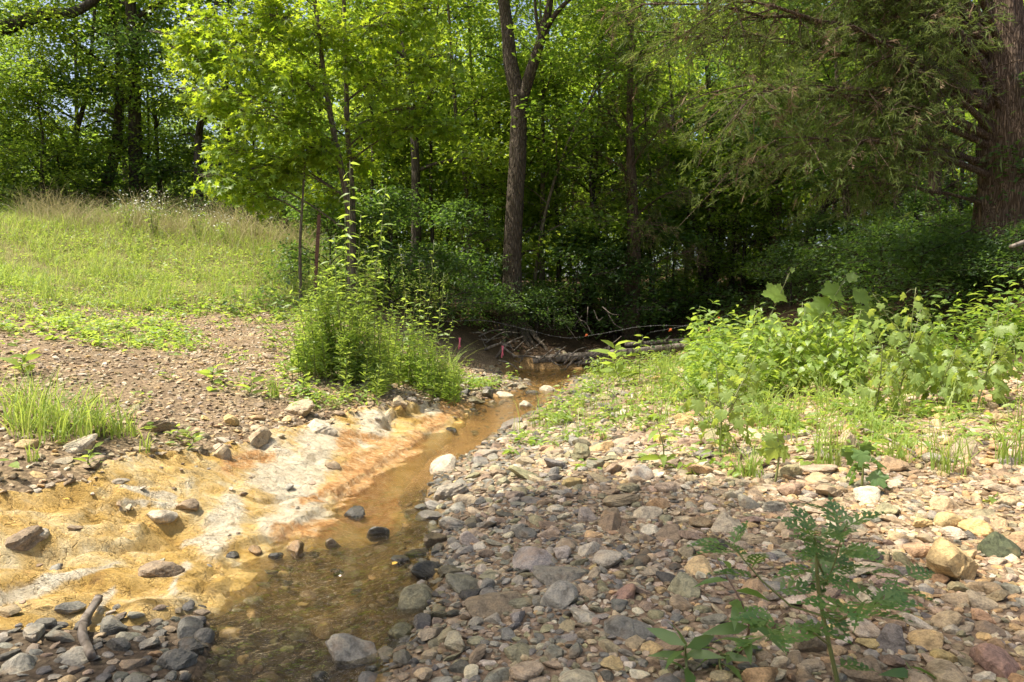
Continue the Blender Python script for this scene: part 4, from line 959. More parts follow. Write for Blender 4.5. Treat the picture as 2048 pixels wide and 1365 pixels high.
small_cedar('dark cedar in the shade close to the left of the big cedar', 1860, 520, 13.5, 8, .14, 83, .18, n=1300)

# --- the wood behind: copies of a few tree kinds
KINDS = []
for k, (H, r0, lo, wid, nl, nleaf, ls, lm) in enumerate([(13, .2, .2, 3.0, 20, 9500, .17, 'leaf_a'), (12, .17, .16, 2.8, 20, 9000, .16, 'leaf_b'), (14, .22, .24, 3.0, 20, 9500, .17, 'leaf_c'), (7, .08, .08, 2.0, 20, 7500, .13, 'leaf_b'), (6, .07, .06, 1.9, 20, 7500, .12, 'leaf_a'), (8, .09, .1, 2.1, 20, 7500, .13, 'leaf_b')]):
    geo = tree_geo(300 + k, H, r0, lo, wid, nl, nleaf, ls, rise=.5, sub=6, spread=.34)
    KINDS.append((geo, lm, H))
WOODS = []
wr = np.random.default_rng(5)
for Y, dpx, kinds in ((18.5, 240, (3, 4, 5)), (22.5, 420, (0, 1, 2)), (26, 210, (3, 4, 5)), (31, 250, (0, 1, 1)), (37, 170, (0, 3, 1, 5)), (45, 140, (0, 1, 1)), (54, 120, (0, 1, 1))):
    px = -420 + wr.uniform(0, dpx)
    while px < 2500:
        Yj = Y * wr.uniform(.93, 1.07)
        if not (Y < 20 and px < 560) and not (px < 520 and Y > 24 and wr.uniform() < .55): WOODS.append((px + wr.normal(0, dpx * .15), Yj, kinds[wr.integers(0, len(kinds))]))
        px += dpx
proto = {}
def wood_label(px, Y, kind):
    h = 'tall' if kind < 3 else 'bushy young'
    tone = {'leaf_a': 'mid green', 'leaf_b': 'light green', 'leaf_c': 'dark green'}[KINDS[kind][1]]
    where = 'behind the grassy rise on the left' if px < 560 else ('behind the forked tree' if px < 1250 else ('behind the weeds right of centre' if px < 1750 else 'up the right hand slope'))
    far = '' if Y < 27 else ('deep ' if Y < 40 else 'very deep ')
    return '%s %s tree %sin the wood %s' % (h, tone, far, where), 'trees in the wood %s' % where
for px, Y, kind in WOODS:
    lb, gr = wood_label(px, Y, kind); p = at(px, Y, -.1); rz = wr.uniform(0, 6.28); s = wr.uniform(.85, 1.2)
    if kind not in proto:
        proto[kind] = make_tree('leafy_tree', lb, KINDS[kind][0], 'bark_dark', KINDS[kind][1], p, rz, gr)
    else: copy_tree(proto[kind], p, rz, s, lb, gr)

for px, Y, kind, s, lb in [(-40, 17.2, 4, .85, 'lush green tree hanging in at the left picture edge'), (95, 19.2, 3, .7, 'light green tree right of the lush one at the left edge'), (330, 21.5, 4, 1.2, 'mid green tree filling the gap behind the white flowers')]:
    copy_tree(proto[kind], at(px, Y, -.1), 1.3, s, lb, 'trees at the left edge of the grassy rise')
# --- shrubs and undergrowth
SH = [tree_geo(500 + k, H, .03, .03, w, 20, n, ls, rise=.7, sub=4, spread=.2, sides=5, tpl=LEAF2) for k, (H, w, n, ls) in enumerate([(2.4, 1.3, 3600, .105), (1.6, 1.2, 3200, .09), (3.0, 1.4, 4200, .105)])]
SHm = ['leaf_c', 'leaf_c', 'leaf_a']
shrubs = [  # px, depth, kind, scale, label
 (880, 13.6, 1, .9, 'low dark shrub hanging over the left end of the wire'), (780, 13.8, 0, .9, 'dark shrub behind the tall weed clump'), (660, 13.6, 0, .8, 'shaded shrub behind the rusty fence post'), (930, 15.6, 0, .9, 'dark shrub left of the forked tree foot'),
 (1150, 16.6, 0, 1.0, 'dark shrub right of the forked tree foot'), (1230, 16.8, 1, 1.2, 'broad dark shrub over the root bank'), (1310, 17.4, 0, 1.1, 'dark leafy shrub left of the three fanning stems'), (1480, 18, 2, .9, 'shaded shrub right of the three fanning stems'),
 (1580, 14.8, 1, .75, 'dim shrub behind the large leaved weeds'), (1680, 13.6, 1, .65, 'dark shrub behind the middle of the right hand weeds'), (1780, 12.4, 1, .65, 'dark shrub on the slope below the cedar branches'), (1880, 10.6, 1, .6, 'dark shrub at the foot of the right slope'), (1960, 9.3, 1, .4, 'leafy shrub in front of the big cedar trunk'), (2060, 8.4, 1, .5, 'leafy shrub at the right picture edge by the cedar'), (1830, 13.2, 0, .55, 'dark shrub up the slope left of the cedar trunk'),
 (1650, 16, 0, .65, 'dim shrub deep behind the right hand weeds'), (1730, 17, 2, .6, 'tall dim shrub deep under the cedar'), (1400, 21, 2, 1.0, 'brighter shrub seen through the gap right of centre'), (1330, 23, 2, 1.1, 'sunlit shrub left in the gap right of centre'), (1500, 22, 2, 1.1, 'shrub right in the gap right of centre'), (1080, 20, 2, 1.1, 'shrub deep behind the forked tree'), (980, 21, 2, 1.1, 'shrub deep left of the forked tree'), (880, 19, 2, 1.0, 'shrub deep behind the slim dark trunk'),
 (760, 18, 2, 1.0, 'shrub deep behind the sweetgum saplings'), (640, 17.5, 0, 1.1, 'shrub behind the slender sweetgum stem'), (500, 19, 1, 1.1, 'shrub behind the dry grass right of the white flowers'), (330, 20.5, 1, 1.2, 'shrub behind the white flowers'), (170, 20.5, 1, 1.2, 'shrub behind the tallest dry grass'), (40, 19.6, 0, 1.0, 'pale green shrub at the left picture edge'), (-90, 19, 2, 1.1, 'tall shrub beyond the left picture edge'), (260, 23, 2, 1.2, 'shrub under the crooked dark trunk'), (430, 23, 2, 1.2, 'shrub under the forked dark trunk on the left'), (90, 23, 2, 1.3, 'shrub under the leaning trunk at the far left')]
shrubs += [(995, 14.7, 1, .55, 'low dark shrub right at the foot of the forked tree'), (1075, 15.0, 1, .6, 'low dark shrub hiding the right roots of the forked tree'), (1990, 8.9, 1, .4, 'dim shrub on the bank right below the cedar trunk'), (1840, 9.9, 1, .7, 'dim shrub at the bank foot behind the whorl topped weed'), (1920, 9.6, 1, .5, 'dim shrub on the bank left below the cedar trunk'), (1760, 11.6, 1, .8, 'low dim shrub at the bank foot in mid slope'), (2120, 9.4, 0, .8, 'shrub beyond the right picture edge by the cedar')]
sproto = {}
for px, Y, k, s, lb in shrubs:
    p = at(px, Y); rz = wr.uniform(0, 6.28)
    if k not in sproto:
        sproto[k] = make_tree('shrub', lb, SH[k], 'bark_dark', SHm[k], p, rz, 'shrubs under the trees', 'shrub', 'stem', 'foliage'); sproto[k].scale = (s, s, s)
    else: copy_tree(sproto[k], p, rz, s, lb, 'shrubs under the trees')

# --- thin understory stems
TH = [tree_geo(820 + k, H, r0, .35, 1.5, 12, 2600, .12, rise=.6, sub=4, spread=.3, sides=7) for k, (H, r0) in enumerate([(7.5, .05), (9, .065)])]
tproto = {}
thin = [(745, 17.2), (790, 19.5), (865, 18), (900, 21.5), (1005, 19.8), (1115, 18.4), (1140, 21), (1180, 17.6), (1215, 22), (1300, 19.5), (1345, 20.5), (1485, 20), (1520, 18.8), (1590, 21), (1625, 17.5), (1660, 19.5), (1745, 18.5), (1830, 16.5), (1885, 15.2), (640, 20), (520, 21.5), (470, 20.5), (300, 22.5), (160, 22)]
for k, (px, Y) in enumerate(thin):
    p = at(px, Y, -.1); nb = ('the sweetgum saplings' if px < 800 else 'the forked tree' if px < 1240 else 'the three fanning stems' if px < 1560 else 'the big cedar'); sd = 'left of' if (px < 660 or 800 < px < 1030 or 1240 < px < 1415 or px > 1560) else 'right of'
    lb = '%s bare thin stem in the wood %s %s' % ('nearer' if Y < 19.7 else 'farther', sd, nb)
    if k % 2 not in tproto: tproto[k % 2] = make_tree('thin_tree', lb, TH[k % 2], 'bark_dark', 'leaf_a', p, k, 'thin stems in the wood')
    else: copy_tree(tproto[k % 2], p, k * 1.7, random.uniform(.8, 1.2), lb, 'thin stems in the wood')

# --- tree beside the camera whose boughs shade the near cobbles
geo = tree_geo(900, 9, .16, .55, 1.6, 10, 2600, .16, rise=.3)
bp = (-4.4, .2); t = thing('overhanging_tree', 'tree beside the viewer on the left bank shading the near cobbles', 'tree', (bp[0], bp[1], gz(*bp) - .1))
P = spline([(0, 0, 0), (.1, .2, 2.5), (.3, .8, 4.5), (.9, 1.6, 6.2), (1.6, 2.4, 7.4)], 30)
obj('trunk', mk_mesh('trunk', *tube(P, np.linspace(.17, .05, 30), 12, .1, 1), M['bark_main'], True), t)
SHADE = [(.35, 2.75, .5), (.65, 3.25, .45), (.1, 3.35, .3), (1.2, 2.5, .45), (1.0, 3.75, .35), (1.5, 2.1, .4), (.45, 4.1, .28), (-.1, 2.4, .35), (1.3, 3.1, .25), (-.9, 2.2, .3), (.2, 1.7, .6), (.8, 2.9, .45), (.5, 2.4, .5), (1.1, 2.0, .4), (-.25, 2.9, .25), (.2, 3.8, .3)]
bl = []
for x, y, r_ in SHADE:
    z = 6.3 + (hash((x, y)) % 7) * .12; k = z / SUNV.z
    bl.append((x + SUNV.x * k - bp[0], y + SUNV.y * k - bp[1], z - gz(*bp), r_ * 1.25))
for q in bl:
    e = np.array(q[:3]); s0 = P[22]; tt = np.linspace(0, 1, 6)[:, None]
    obj('limb', mk_mesh('limb', *tube(s0 + (e - s0) * tt + np.array([0, 0, .2]) * np.sin(tt * 3.14), np.linspace(.035, .008, 6), 5), M['bark_main'], True), t)
obj('crown', mk_mesh('crown', *crown_cloud(13, bl, 12000, .12, LEAF2), M['leaf_a']), t)

# --- far wood that reads as one mass
def far_wood():
    r = np.random.default_rng(17); n = 34000
    a = np.radians(r.uniform(-62, 62, n)); rr_ = r.uniform(58, 85, n); x = np.sin(a) * rr_; y = np.cos(a) * rr_
    z = tps(x, y) + r.uniform(0, 1, n) ** .8 * (20 + 6 * vnoise(a * 9, rr_ * .06, 3))
    z = np.where((a < -.30) & (z > 11), 4 + z * .35, z)
    V, F = scatter(LEAF2, np.stack([x, y, z], 1), rand_leaf_frames(n, r, .2, .6), 1.0 * r.uniform(.6, 1.3, n))
    tag(obj('far_woods', mk_mesh('far_woods', V, F, M['leaf_a'])), 'distant leafy woods filling the gaps between the trees', 'woods', kind='stuff')
far_wood()

# ------------------------------------------------------------------ grass and ground cover
g = np.random.default_rng(23)
def grow_on(x, y): return np.stack([x, y, surf_z(x, y) - .01], 1)
def pick(n, xr, yr, dens):
    x = g.uniform(*xr, n); y = g.uniform(*yr, n); k = g.uniform(0, 1, n) < dens(x, y); return x[k], y[k]
def slope_d(x, y):
    z = tps(x, y); nz = fbm(x * .8, y * .8, 77) * .6
    m = sstep(.98, 1.3, z + nz) * (x < -1.5) * (crd(x, y) > .5)
    bare = sstep(.08, .2, fbm(x * .9 + 4, y * 1.6, 12, 4)) * .8
    return m * (1 - bare) * sstep(17.8, 17.2, y) * np.where(np.abs(x) < .85 * y + 1, 1, 0)
x, y = pick(70000, (-15, -1.2), (6.5, 17.8), slope_d); P = grow_on(x, y)
n = len(P); A_ = Acc().add(*blades(P, g.uniform(.07, .34, n) * (.45 + 1.1 * vnoise(x * 1.3, y * 1.3, 4) + .9 * (vnoise(x * 2.6, y * 2.6, 14) > .72)), g.uniform(.003, .006, n), g.uniform(.2, 1.1, n), g, 2))
tag(obj('meadow_grass', A_.mesh('meadow_grass', M['grass'])), 'yellow green grass covering the slope on the left', 'grass', kind='stuff')
x, y = pick(60000, (-15, -1.2), (6.5, 17.5), lambda x, y: slope_d(x, y) * (.35 + .65 * (vnoise(x * 1.6, y * 1.6, 9) > .42))); P = grow_on(x, y); n = len(P); P[:, 2] += g.uniform(.01, .11, n)
tag(obj('clover_cover', mk_mesh('clover_cover', *scatter(LEAF2, P, rand_leaf_frames(n, g, .1, .45), g.uniform(.03, .08, n)), M['weed'])), 'low leafy clover and herbs in the slope grass', 'ground cover', kind='stuff')
# dry grass along the crest
def crest_d(x, y):
    px, py = proj(x, y, tps(x, y)); return np.exp(-((y - (16.2 - .09 * np.abs(x + 8))) / 1.1) ** 2) * (px > 30) * (px < 640) * (.45 + .55 * (vnoise(x * 1.6, y * 1.1, 33) > .5))
x, y = pick(15000, (-14, -3.2), (13, 18.5), crest_d); P = grow_on(x, y); n = len(P)
tall = .3 + .9 * vnoise(x * 1.4, y * .8, 61)
tag(obj('dry_grass', mk_mesh('dry_grass', *blades(P, g.uniform(.5, 1.25, n) * tall, g.uniform(.003, .007, n), g.uniform(.2, 1.6, n), g, 4), M['dry'])), 'tall dry straw coloured grass along the top of the slope', 'dry grass', kind='stuff')
x, y = pick(15000, (-13, -2), (8, 17), lambda x, y: slope_d(x, y) * (.2 + sstep(10, 14, y)) * .8); P = grow_on(x, y); n = len(P)
tag(obj('straw', mk_mesh('straw', *blades(P, g.uniform(.1, .45, n), g.uniform(.002, .004, n), g.uniform(.3, 1.5, n), g, 3), M['dry'])), 'thin dead straw among the slope grass', 'dry grass', kind='stuff')
# sparse weeds on the gravel slope
def scree_d(x, y):
    z = tps(x, y); return (bedd(x, y) > .12) * (crd(x, y) > .25) * (x < midx(y)) * (z < 1.3) * (.06 + sstep(.06, .26, fbm(x * .9, y * .9, 140, 3) + .16 * sstep(.6, 1.1, z) + .12 * sstep(-2.6, -1.6, x)))
x, y = pick(5000, (-9, 0), (3.3, 11.5), scree_d); rep = 9
x = np.repeat(x, rep) + g.normal(0, .05, len(x) * rep); y = np.repeat(y, rep) + g.normal(0, .05, len(y) * rep); P = grow_on(x, y); n = len(P); P[:, 2] += g.uniform(.01, .09, n)
tag(obj('seedling_cover', mk_mesh('seedling_cover', *scatter(LEAF4, P, rand_leaf_frames(n, g, -.1, .45), g.uniform(.03, .085, n)), M['weed'])), 'scattered green seedlings on the left gravel slope', 'ground cover', kind='stuff')
x, y = pick(500, (-9, 0), (3.3, 10.5), scree_d); rep = 7
x = np.repeat(x, rep) + g.normal(0, .025, len(x) * rep); y = np.repeat(y, rep) + g.normal(0, .025, len(y) * rep); P = grow_on(x, y); n = len(P)
tag(obj('sparse_grass', mk_mesh('sparse_grass', *blades(P, g.uniform(.08, .25, n), g.uniform(.003, .005, n), g.uniform(.3, 1, n), g, 3), M['grass'])), 'thin grass tufts on the left gravel slope', 'grass', kind='stuff')
# smartweed carpet on the right bar
def bar_d(x, y):
    px, py = proj(x, y, tps(x, y)); edge = np.interp(px, [1060, 1200, 1400, 1600, 1800, 2100, 2600], [900, 930, 950, 960, 965, 975, 990])
    front = sstep(60, -110, py - edge - 140 * fbm(x * 1.8, y * 1.8, 200, 4)); return front * (crd(x, y) > .2) * (tps(x, y) < 1.0) * (x > 0) * (y < 13.5) * (.07 + .93 * sstep(-.01, .09, fbm(x * 2.3, y * 2.3, 210, 4))) * (.45 + .55 * sstep(1250, 1480, px))
x, y = pick(8200, (0, 9.5), (4.4, 13.5), bar_d); rep = 11; nn = len(x)
hh = g.uniform(.04, .26, nn) * (.35 + 1.5 * sstep(5.5, 8, y) * vnoise(x * 1.7, y * 1.7, 222) + .5 * vnoise(x * 3, y * 3, 223))
cx = np.repeat(x, rep); cy = np.repeat(y, rep); hz = np.repeat(hh, rep) * np.tile(np.linspace(.25, 1, rep), nn)
P = grow_on(cx + g.normal(0, .05, nn * rep), cy + g.normal(0, .05, nn * rep)); P[:, 2] += hz; n = len(P)
tag(obj('smartweed_cover', mk_mesh('smartweed_cover', *scatter(LANCE, P, rand_leaf_frames(n, g, .0, .4), np.stack([g.uniform(.07, .11, n)] * 3, 1) * np.array([1.7, 1, 1])), M['weed'])), 'low narrow leaved weeds carpeting the gravel on the right', 'ground cover', kind='stuff')
x, y = pick(4200, (0, 9.5), (4.4, 13), lambda x, y: bar_d(x, y) * .9); rep = 5
x = np.repeat(x, rep) + g.normal(0, .03, len(x) * rep); y = np.repeat(y, rep) + g.normal(0, .03, len(y) * rep); P = grow_on(x, y); n = len(P)
tag(obj('bar_grass', mk_mesh('bar_grass', *blades(P, g.uniform(.12, .5, n), g.uniform(.003, .0055, n), g.uniform(.15, .8, n), g, 3), M['grass'])), 'thin grass blades among the weeds on the right', 'grass', kind='stuff')
x, y = pick(3600, (1.2, 9.5), (6.0, 11.5), lambda x, y: bar_d(x, y) * sstep(6.6, 7.6, y) * (vnoise(x * 1.2, y * 1.2, 231) > .38) * (proj(x, y, tps(x, y))[0] > 1380)); rep = 15; nn = len(x)
hh = g.uniform(.25, .95, nn) * (.45 + .8 * vnoise(x * 1.1, y * 1.1, 232)); f_ = np.tile(np.linspace(.15, 1, rep), nn)
P = grow_on(np.repeat(x, rep) + g.normal(0, .05, nn * rep), np.repeat(y, rep) + g.normal(0, .05, nn * rep)); P[:, 2] += np.repeat(hh, rep) * f_; n = len(P)
tag(obj('weed_thicket', mk_mesh('weed_thicket', *scatter(LANCEB, P, rand_leaf_frames(n, g, .0, .7), g.uniform(.09, .15, n)), M['weed'])), 'knee high leafy weeds crowded on the right bank', 'ground cover', kind='stuff')
# forest floor
def floor_d(x, y): return np.clip(FOREST(x, y) + (x > 3) * sstep(.5, .7, tps(x, y)) + ((x > -4.5) & (x < 1) & (y > 10.8) & (tps(x, y) > .5)), 0, 1) * (crd(x, y) > .3) * (np.abs(x) < .9 * y + 1)
x, y = pick(26000, (-22, 22), (7, 32), floor_d); P = grow_on(x, y); n = len(P); P[:, 2] += .02
tag(obj('leaf_litter', mk_mesh('leaf_litter', *scatter(LEAF2, P, rand_leaf_frames(n, g, 0, .5), g.uniform(.05, .11, n)), M['litter'])), 'brown fallen leaves on the woodland floor', 'leaf litter', kind='stuff')
x, y = pick(5200, (-16, 18), (7, 26), lambda x, y: floor_d(x, y) * np.maximum(vnoise(x * .8, y * .8, 71) > .35, (x > 4) & (y < 13))); rep = 14; nn = len(x)
cx = np.repeat(x, rep) + g.normal(0, .14, nn * rep); cy = np.repeat(y, rep) + g.normal(0, .14, nn * rep); P = grow_on(cx, cy); n = len(P); P[:, 2] += g.uniform(.05, .5, n) * np.repeat(g.uniform(.3, 1, nn), rep)
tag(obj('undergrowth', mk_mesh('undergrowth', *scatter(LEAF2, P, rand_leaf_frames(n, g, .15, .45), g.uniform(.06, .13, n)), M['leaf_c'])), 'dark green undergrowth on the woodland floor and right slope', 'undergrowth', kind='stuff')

# ------------------------------------------------------------------ plants with leaves of their own
def lobed_outline(nl=5, depth=.35, teeth=2):
    o = []; N = nl * (2 * teeth)
    for k in range(N + 1):
        a = -2.5 + 5.0 * k / N; lob = .5 + .5 * math.cos(a / 5.0 * 2 * math.pi * nl)
        R = (.36 + depth * lob * .62) * (1 + .07 * (-1) ** k) * (1 + .16 * math.cos(a)); o.append((R * math.sin(a), .40 + R * math.cos(a)))
    o.append((0, .12)); return o
HEART_O = [(0, .06), (-.2, -.02), (-.36, .1), (-.4, .32), (-.3, .6), (-.14, .84), (0, 1.02), (.14, .84), (.3, .6), (.4, .32), (.36, .1), (.2, -.02)]
def lm(name, tpl, mat):
    V, F = tpl; return mk_mesh(name, V, F, M[mat], True)
def crumple(T, a, seed):
    V, F = T; r = np.random.default_rng(seed); V = V.copy(); V[:, 2] += r.normal(0, a, len(V)); return V, F
LOB = [crumple(fan(lobed_outline(5, .30, 3), curl=c_, fold=f_, center=(0, .42)), .05, k_) for k_, (c_, f_) in enumerate(((.3, -.12), (.6, -.25), (.15, -.4), (.5, .25)))]
LOBM = [lm('lobed_leaf', t_, 'weed2') for t_ in LOB]; LOBD = [lm('shade_toned_lobed_leaf', t_, 'ragweed') for t_ in LOB]  # second set is a darker copy with shade put into its colour
SYCM = [lm('large_leaf', crumple(fan(lobed_outline(5, .22, 4), curl=c_, fold=f_, center=(0, .42)), .02, 7), 'weed') for c_, f_ in ((.15, .2), (.4, -.1))]
HRT = [lm('heart_leaf', fan(HEART_O, curl=c_, fold=f_, center=(0, .4)), 'weed') for c_, f_ in ((.2, .15), (.4, .1))]
LNC = [lm('narrow_leaf', (LANCE[0] * np.array([1.35, 1, 1.0]), LANCE[1]), 'weed')]
WLN = [lm('broad_narrow_leaf', (LANCE[0] * np.array([1.7, 1, 1.0]), LANCE[1]), 'weed')]
DLN = [lm('shade_toned_narrow_leaf', (LANCE[0] * np.array([1.6, 1, 1.0]), LANCE[1]), 'ragweed')]  # narrow leaf copied in a darker green, the shade is in the colour
def rag_tpl(seed):
    """twice-cut ragweed leaf: a midrib with lobed side segments"""
    r = np.random.default_rng(seed); V, F = [], []
    def seg(b, d, L, w):
        s = np.array([d[1], -d[0]]); i = len(V); q = .0
        for f, ww in ((0, .25), (.45, 1), (1, 0)):
            c = b + d * L * f
            if ww: V.extend([(*(c - s * w * ww), 0), (*(c + s * w * ww), 0)])
            else: V.append((*c, 0))
        F.extend([[i, i + 1, i + 3], [i, i + 3, i + 2], [i + 2, i + 3, i + 4]])
    seg(np.array([0, 0.]), np.array([0, 1.]), 1.0, .035)
    for k in range(6):
        f = .16 + .13 * k; L = (.34 - .035 * abs(k - 1.5) * 2) * (1.1 - .6 * f)
        for sd in (-1, 1):
            a = sd * (1.05 - .45 * f); d = np.array([math.sin(a), math.cos(a)]); b = np.array([0, f + r.normal(0, .012)]); seg(b, d, L, .045)
            for q, sg in ((.45, -1), (.55, 1), (.75, -1)):
                a2 = a + sg * .75; d2 = np.array([math.sin(a2), math.cos(a2)]); seg(b + d * L * q, d2, L * .42, .026)
    V = np.array(V); V[:, 2] = .15 * np.abs(V[:, 0]) - .3 * V[:, 1] ** 2 + .1 * V[:, 1]; return V, np.array(F)
RAG = [lm('ragweed_leaf', rag_tpl(k), 'ragweed') for k in range(3)]
def leafmat(pos, d, up, s):
    R = frames(np.array([d], float), np.array([up], float))[0]; m = Matrix(R.tolist()).to_4x4() @ Matrix.Diagonal((s, s, s, 1)); m.translation = Vector(pos); return m
def plant(name, label, base, stems, leaves, stem_m='stem', group=None, cat='plant'):
    t = thing(name, label, cat, base, 0, group)
    for pts, r0, r1 in stems:
        thin = r0 < .0045; P = spline(pts, 5 if thin else 12) if len(pts) > 2 else np.array(pts)
        obj('stem', mk_mesh('stem', *tube(P, np.linspace(r0, r1, len(P)), 4 if thin else 6, cap=not thin), M[stem_m], True), t)
    for me, pos, d, up, s in leaves: obj('leaf', me, t, mat4=leafmat(pos, d, up, s))
    return t
def along(P, f):
    P = np.asarray(P); k = f * (len(P) - 1); i = min(int(k), len(P) - 2); return P[i] + (P[i + 1] - P[i]) * (k - i)
pr = random.Random(4)
def leafy_stem(P, n, mesh, s, f0=.15, droop=.2, petiole=.0, taper=.6, tilt=.55):
    out, st = [], []
    for k in range(n):
        f = f0 + (1 - f0) * (k + .5) / n; p = along(P, f); a = k * 2.4 + pr.uniform(-.4, .4)
        d = np.array([math.cos(a), math.sin(a), pr.gauss(.25 - droop, .15)]); ss = s * (1 - taper * max(0, f - .35)) * pr.uniform(.75, 1.2)
        q = p + d * petiole * (1.1 - f * .5)
        if petiole: st.append(([p, (p + q) / 2 + np.array([0, 0, petiole * .15]), q], .002, .0015))
        d2 = d + np.array([0, 0, -droop])
        out.append((pr.choice(mesh), q, d2, (pr.gauss(0, tilt), pr.gauss(0, tilt), 1), ss))
    return out, st
def weed_stalk(label, px, py, tx, ty, n, mesh, s, name='tall_weed', bend=.0, Yoff=0, stem_m='stem', r0=.006, droop=.14, f0=.1, group=None, taper=.35):
    b = hit(px, py); b[1] += Yoff; b[2] = gz(b[0], b[1]) - .02
    top = dp(tx, ty, b[1]) - b; mid = top * .5 + np.array([pr.uniform(-.04, .04) + bend, pr.uniform(-.1, .1), 0])
    P = spline([(0, 0, 0), mid, top], 14); lv, st = leafy_stem(P, n, mesh, s, f0, droop, taper=taper, tilt=.8)
    return plant(name, label, tuple(b), [(P, r0, .002)] + st, lv, stem_m, group)
GW = 'tall narrow leaved weeds on the left stream bank'
for lb, px, py, tx, ty, n, s in [
 ('tallest leafy weed on the left bank reaching up the sapling trunk', 705, 770, 700, 322, 46, .17), ('weed with a curling side top right of the tallest one', 712, 772, 772, 372, 34, .16), ('tall weed with a forked leafy tip right of the tallest', 722, 770, 765, 448, 30, .15),
 ('leafy weed standing left in the tall clump', 678, 768, 672, 500, 30, .14), ('leafy weed at the left front of the tall clump', 660, 775, 640, 560, 28, .13), ('shorter leafy weed in the middle of the tall clump', 700, 778, 712, 540, 32, .13), ('short leafy weed at the right of the tall clump', 735, 776, 770, 545, 28, .13), ('weed with drooping leaf tips between the tall stems', 690, 772, 690, 430, 36, .15), ('slim weed at the right rim of the dense bush', 755, 778, 752, 590, 30, .13), ('bushy weed between the dense bush and the rounded bush', 770, 780, 785, 610, 30, .12), ('short weed at the left foot of the dense bush', 640, 780, 610, 640, 26, .12), ('upright weed in front of the tallest one', 715, 782, 730, 500, 36, .14), ('upright weed left in front of the tallest one', 680, 780, 660, 520, 34, .14)]:
    weed_stalk(lb, px, py, tx, ty, n, LNC, s, Yoff=.25, group=GW)
for k_, (px, tx, ty) in enumerate([(650, 632, 600), (665, 650, 545), (685, 668, 470), (695, 682, 545), (708, 722, 430), (718, 745, 500), (728, 735, 565), (745, 768, 585), (765, 800, 600), (790, 812, 590), (810, 835, 580), (830, 850, 600), (850, 880, 615), (870, 905, 640), (630, 600, 610), (740, 752, 520)]):
    weed_stalk('%s feathery spike from the left in the weed clump on the left bank' % ('first second third fourth fifth sixth seventh eighth ninth tenth eleventh twelfth thirteenth fourteenth fifteenth sixteenth'.split()[sorted([632, 650, 668, 682, 722, 745, 735, 768, 800, 812, 835, 850, 880, 905, 600, 752]).index(tx)]), px, 780, tx, ty, 30, LNC, .115, 'weed_spike', Yoff=.25, group=GW, droop=.0)
for lb, px, py, tx, ty in [('leaning leafy weed at the left edge of the tall clump', 615, 745, 540, 560), ('arching weed leaning left over the gravel', 590, 720, 460, 568), ('second arching weed leaning left beside the post foot', 600, 715, 500, 590), ('thin weed leaning left below the rusty post', 640, 740, 585, 570)]:
    weed_stalk(lb, px, py, tx, ty, 24, LNC, .12, 'leaning_weed', bend=-.1, Yoff=.2, group=GW)
def bush(name, label, blobs, n, tpl, s, mat, nst, group=None):
    b = hit(*blobs[0][:2]); b[1] += .3; b[2] = gz(b[0], b[1]) - .02; t = thing(name, label, 'bush', tuple(b), 0, group); r = np.random.default_rng(len(label))
    BL = np.array([(*(dp(px, py, b[1] + yo) - b), rd) for px, py, yo, rd in blobs[1:]]); w = Acc(); cs = []; ds = []
    for k in range(nst):
        q = BL[r.integers(0, len(BL))]; e = q[:3] + unit(r.normal(size=3)) * q[3] * r.uniform(.3, 1) ** .5; s0 = np.array([e[0] * .55 + r.normal(0, .05), e[1] * .5 + r.normal(0, .05), 0])
        tt = np.linspace(0, 1, 7)[:, None]; P = s0 + (e - s0) * tt + np.array([0, 0, .1]) * np.sin(tt * 3.14); w.add(*tube(P, np.linspace(.005, .0015, 7), 4, cap=False)); cs.append(P[2:]); ds.append(np.repeat(unit(e - s0)[None], 5, 0))
    cs = np.concatenate(cs); ds = np.concatenate(ds)
    obj('stem', mk_mesh('stem', np.concatenate(w.V), np.concatenate(w.F), M['stem'], True), t)
    k = r.integers(0, len(cs), n); pos = cs[k] + r.normal(0, .035, (n, 3)); pos[:, 2] = np.maximum(pos[:, 2], .02)
    obj('foliage', mk_mesh('foliage', *scatter(tpl, pos, rand_leaf_frames(n, r, -.15, .9, ds[k], .7), s * r.uniform(.6, 1.25, n)), M[mat]), t)
    return t
LANCEW = (LANCE[0] * np.array([1.5, 1, 1]), LANCE[1])
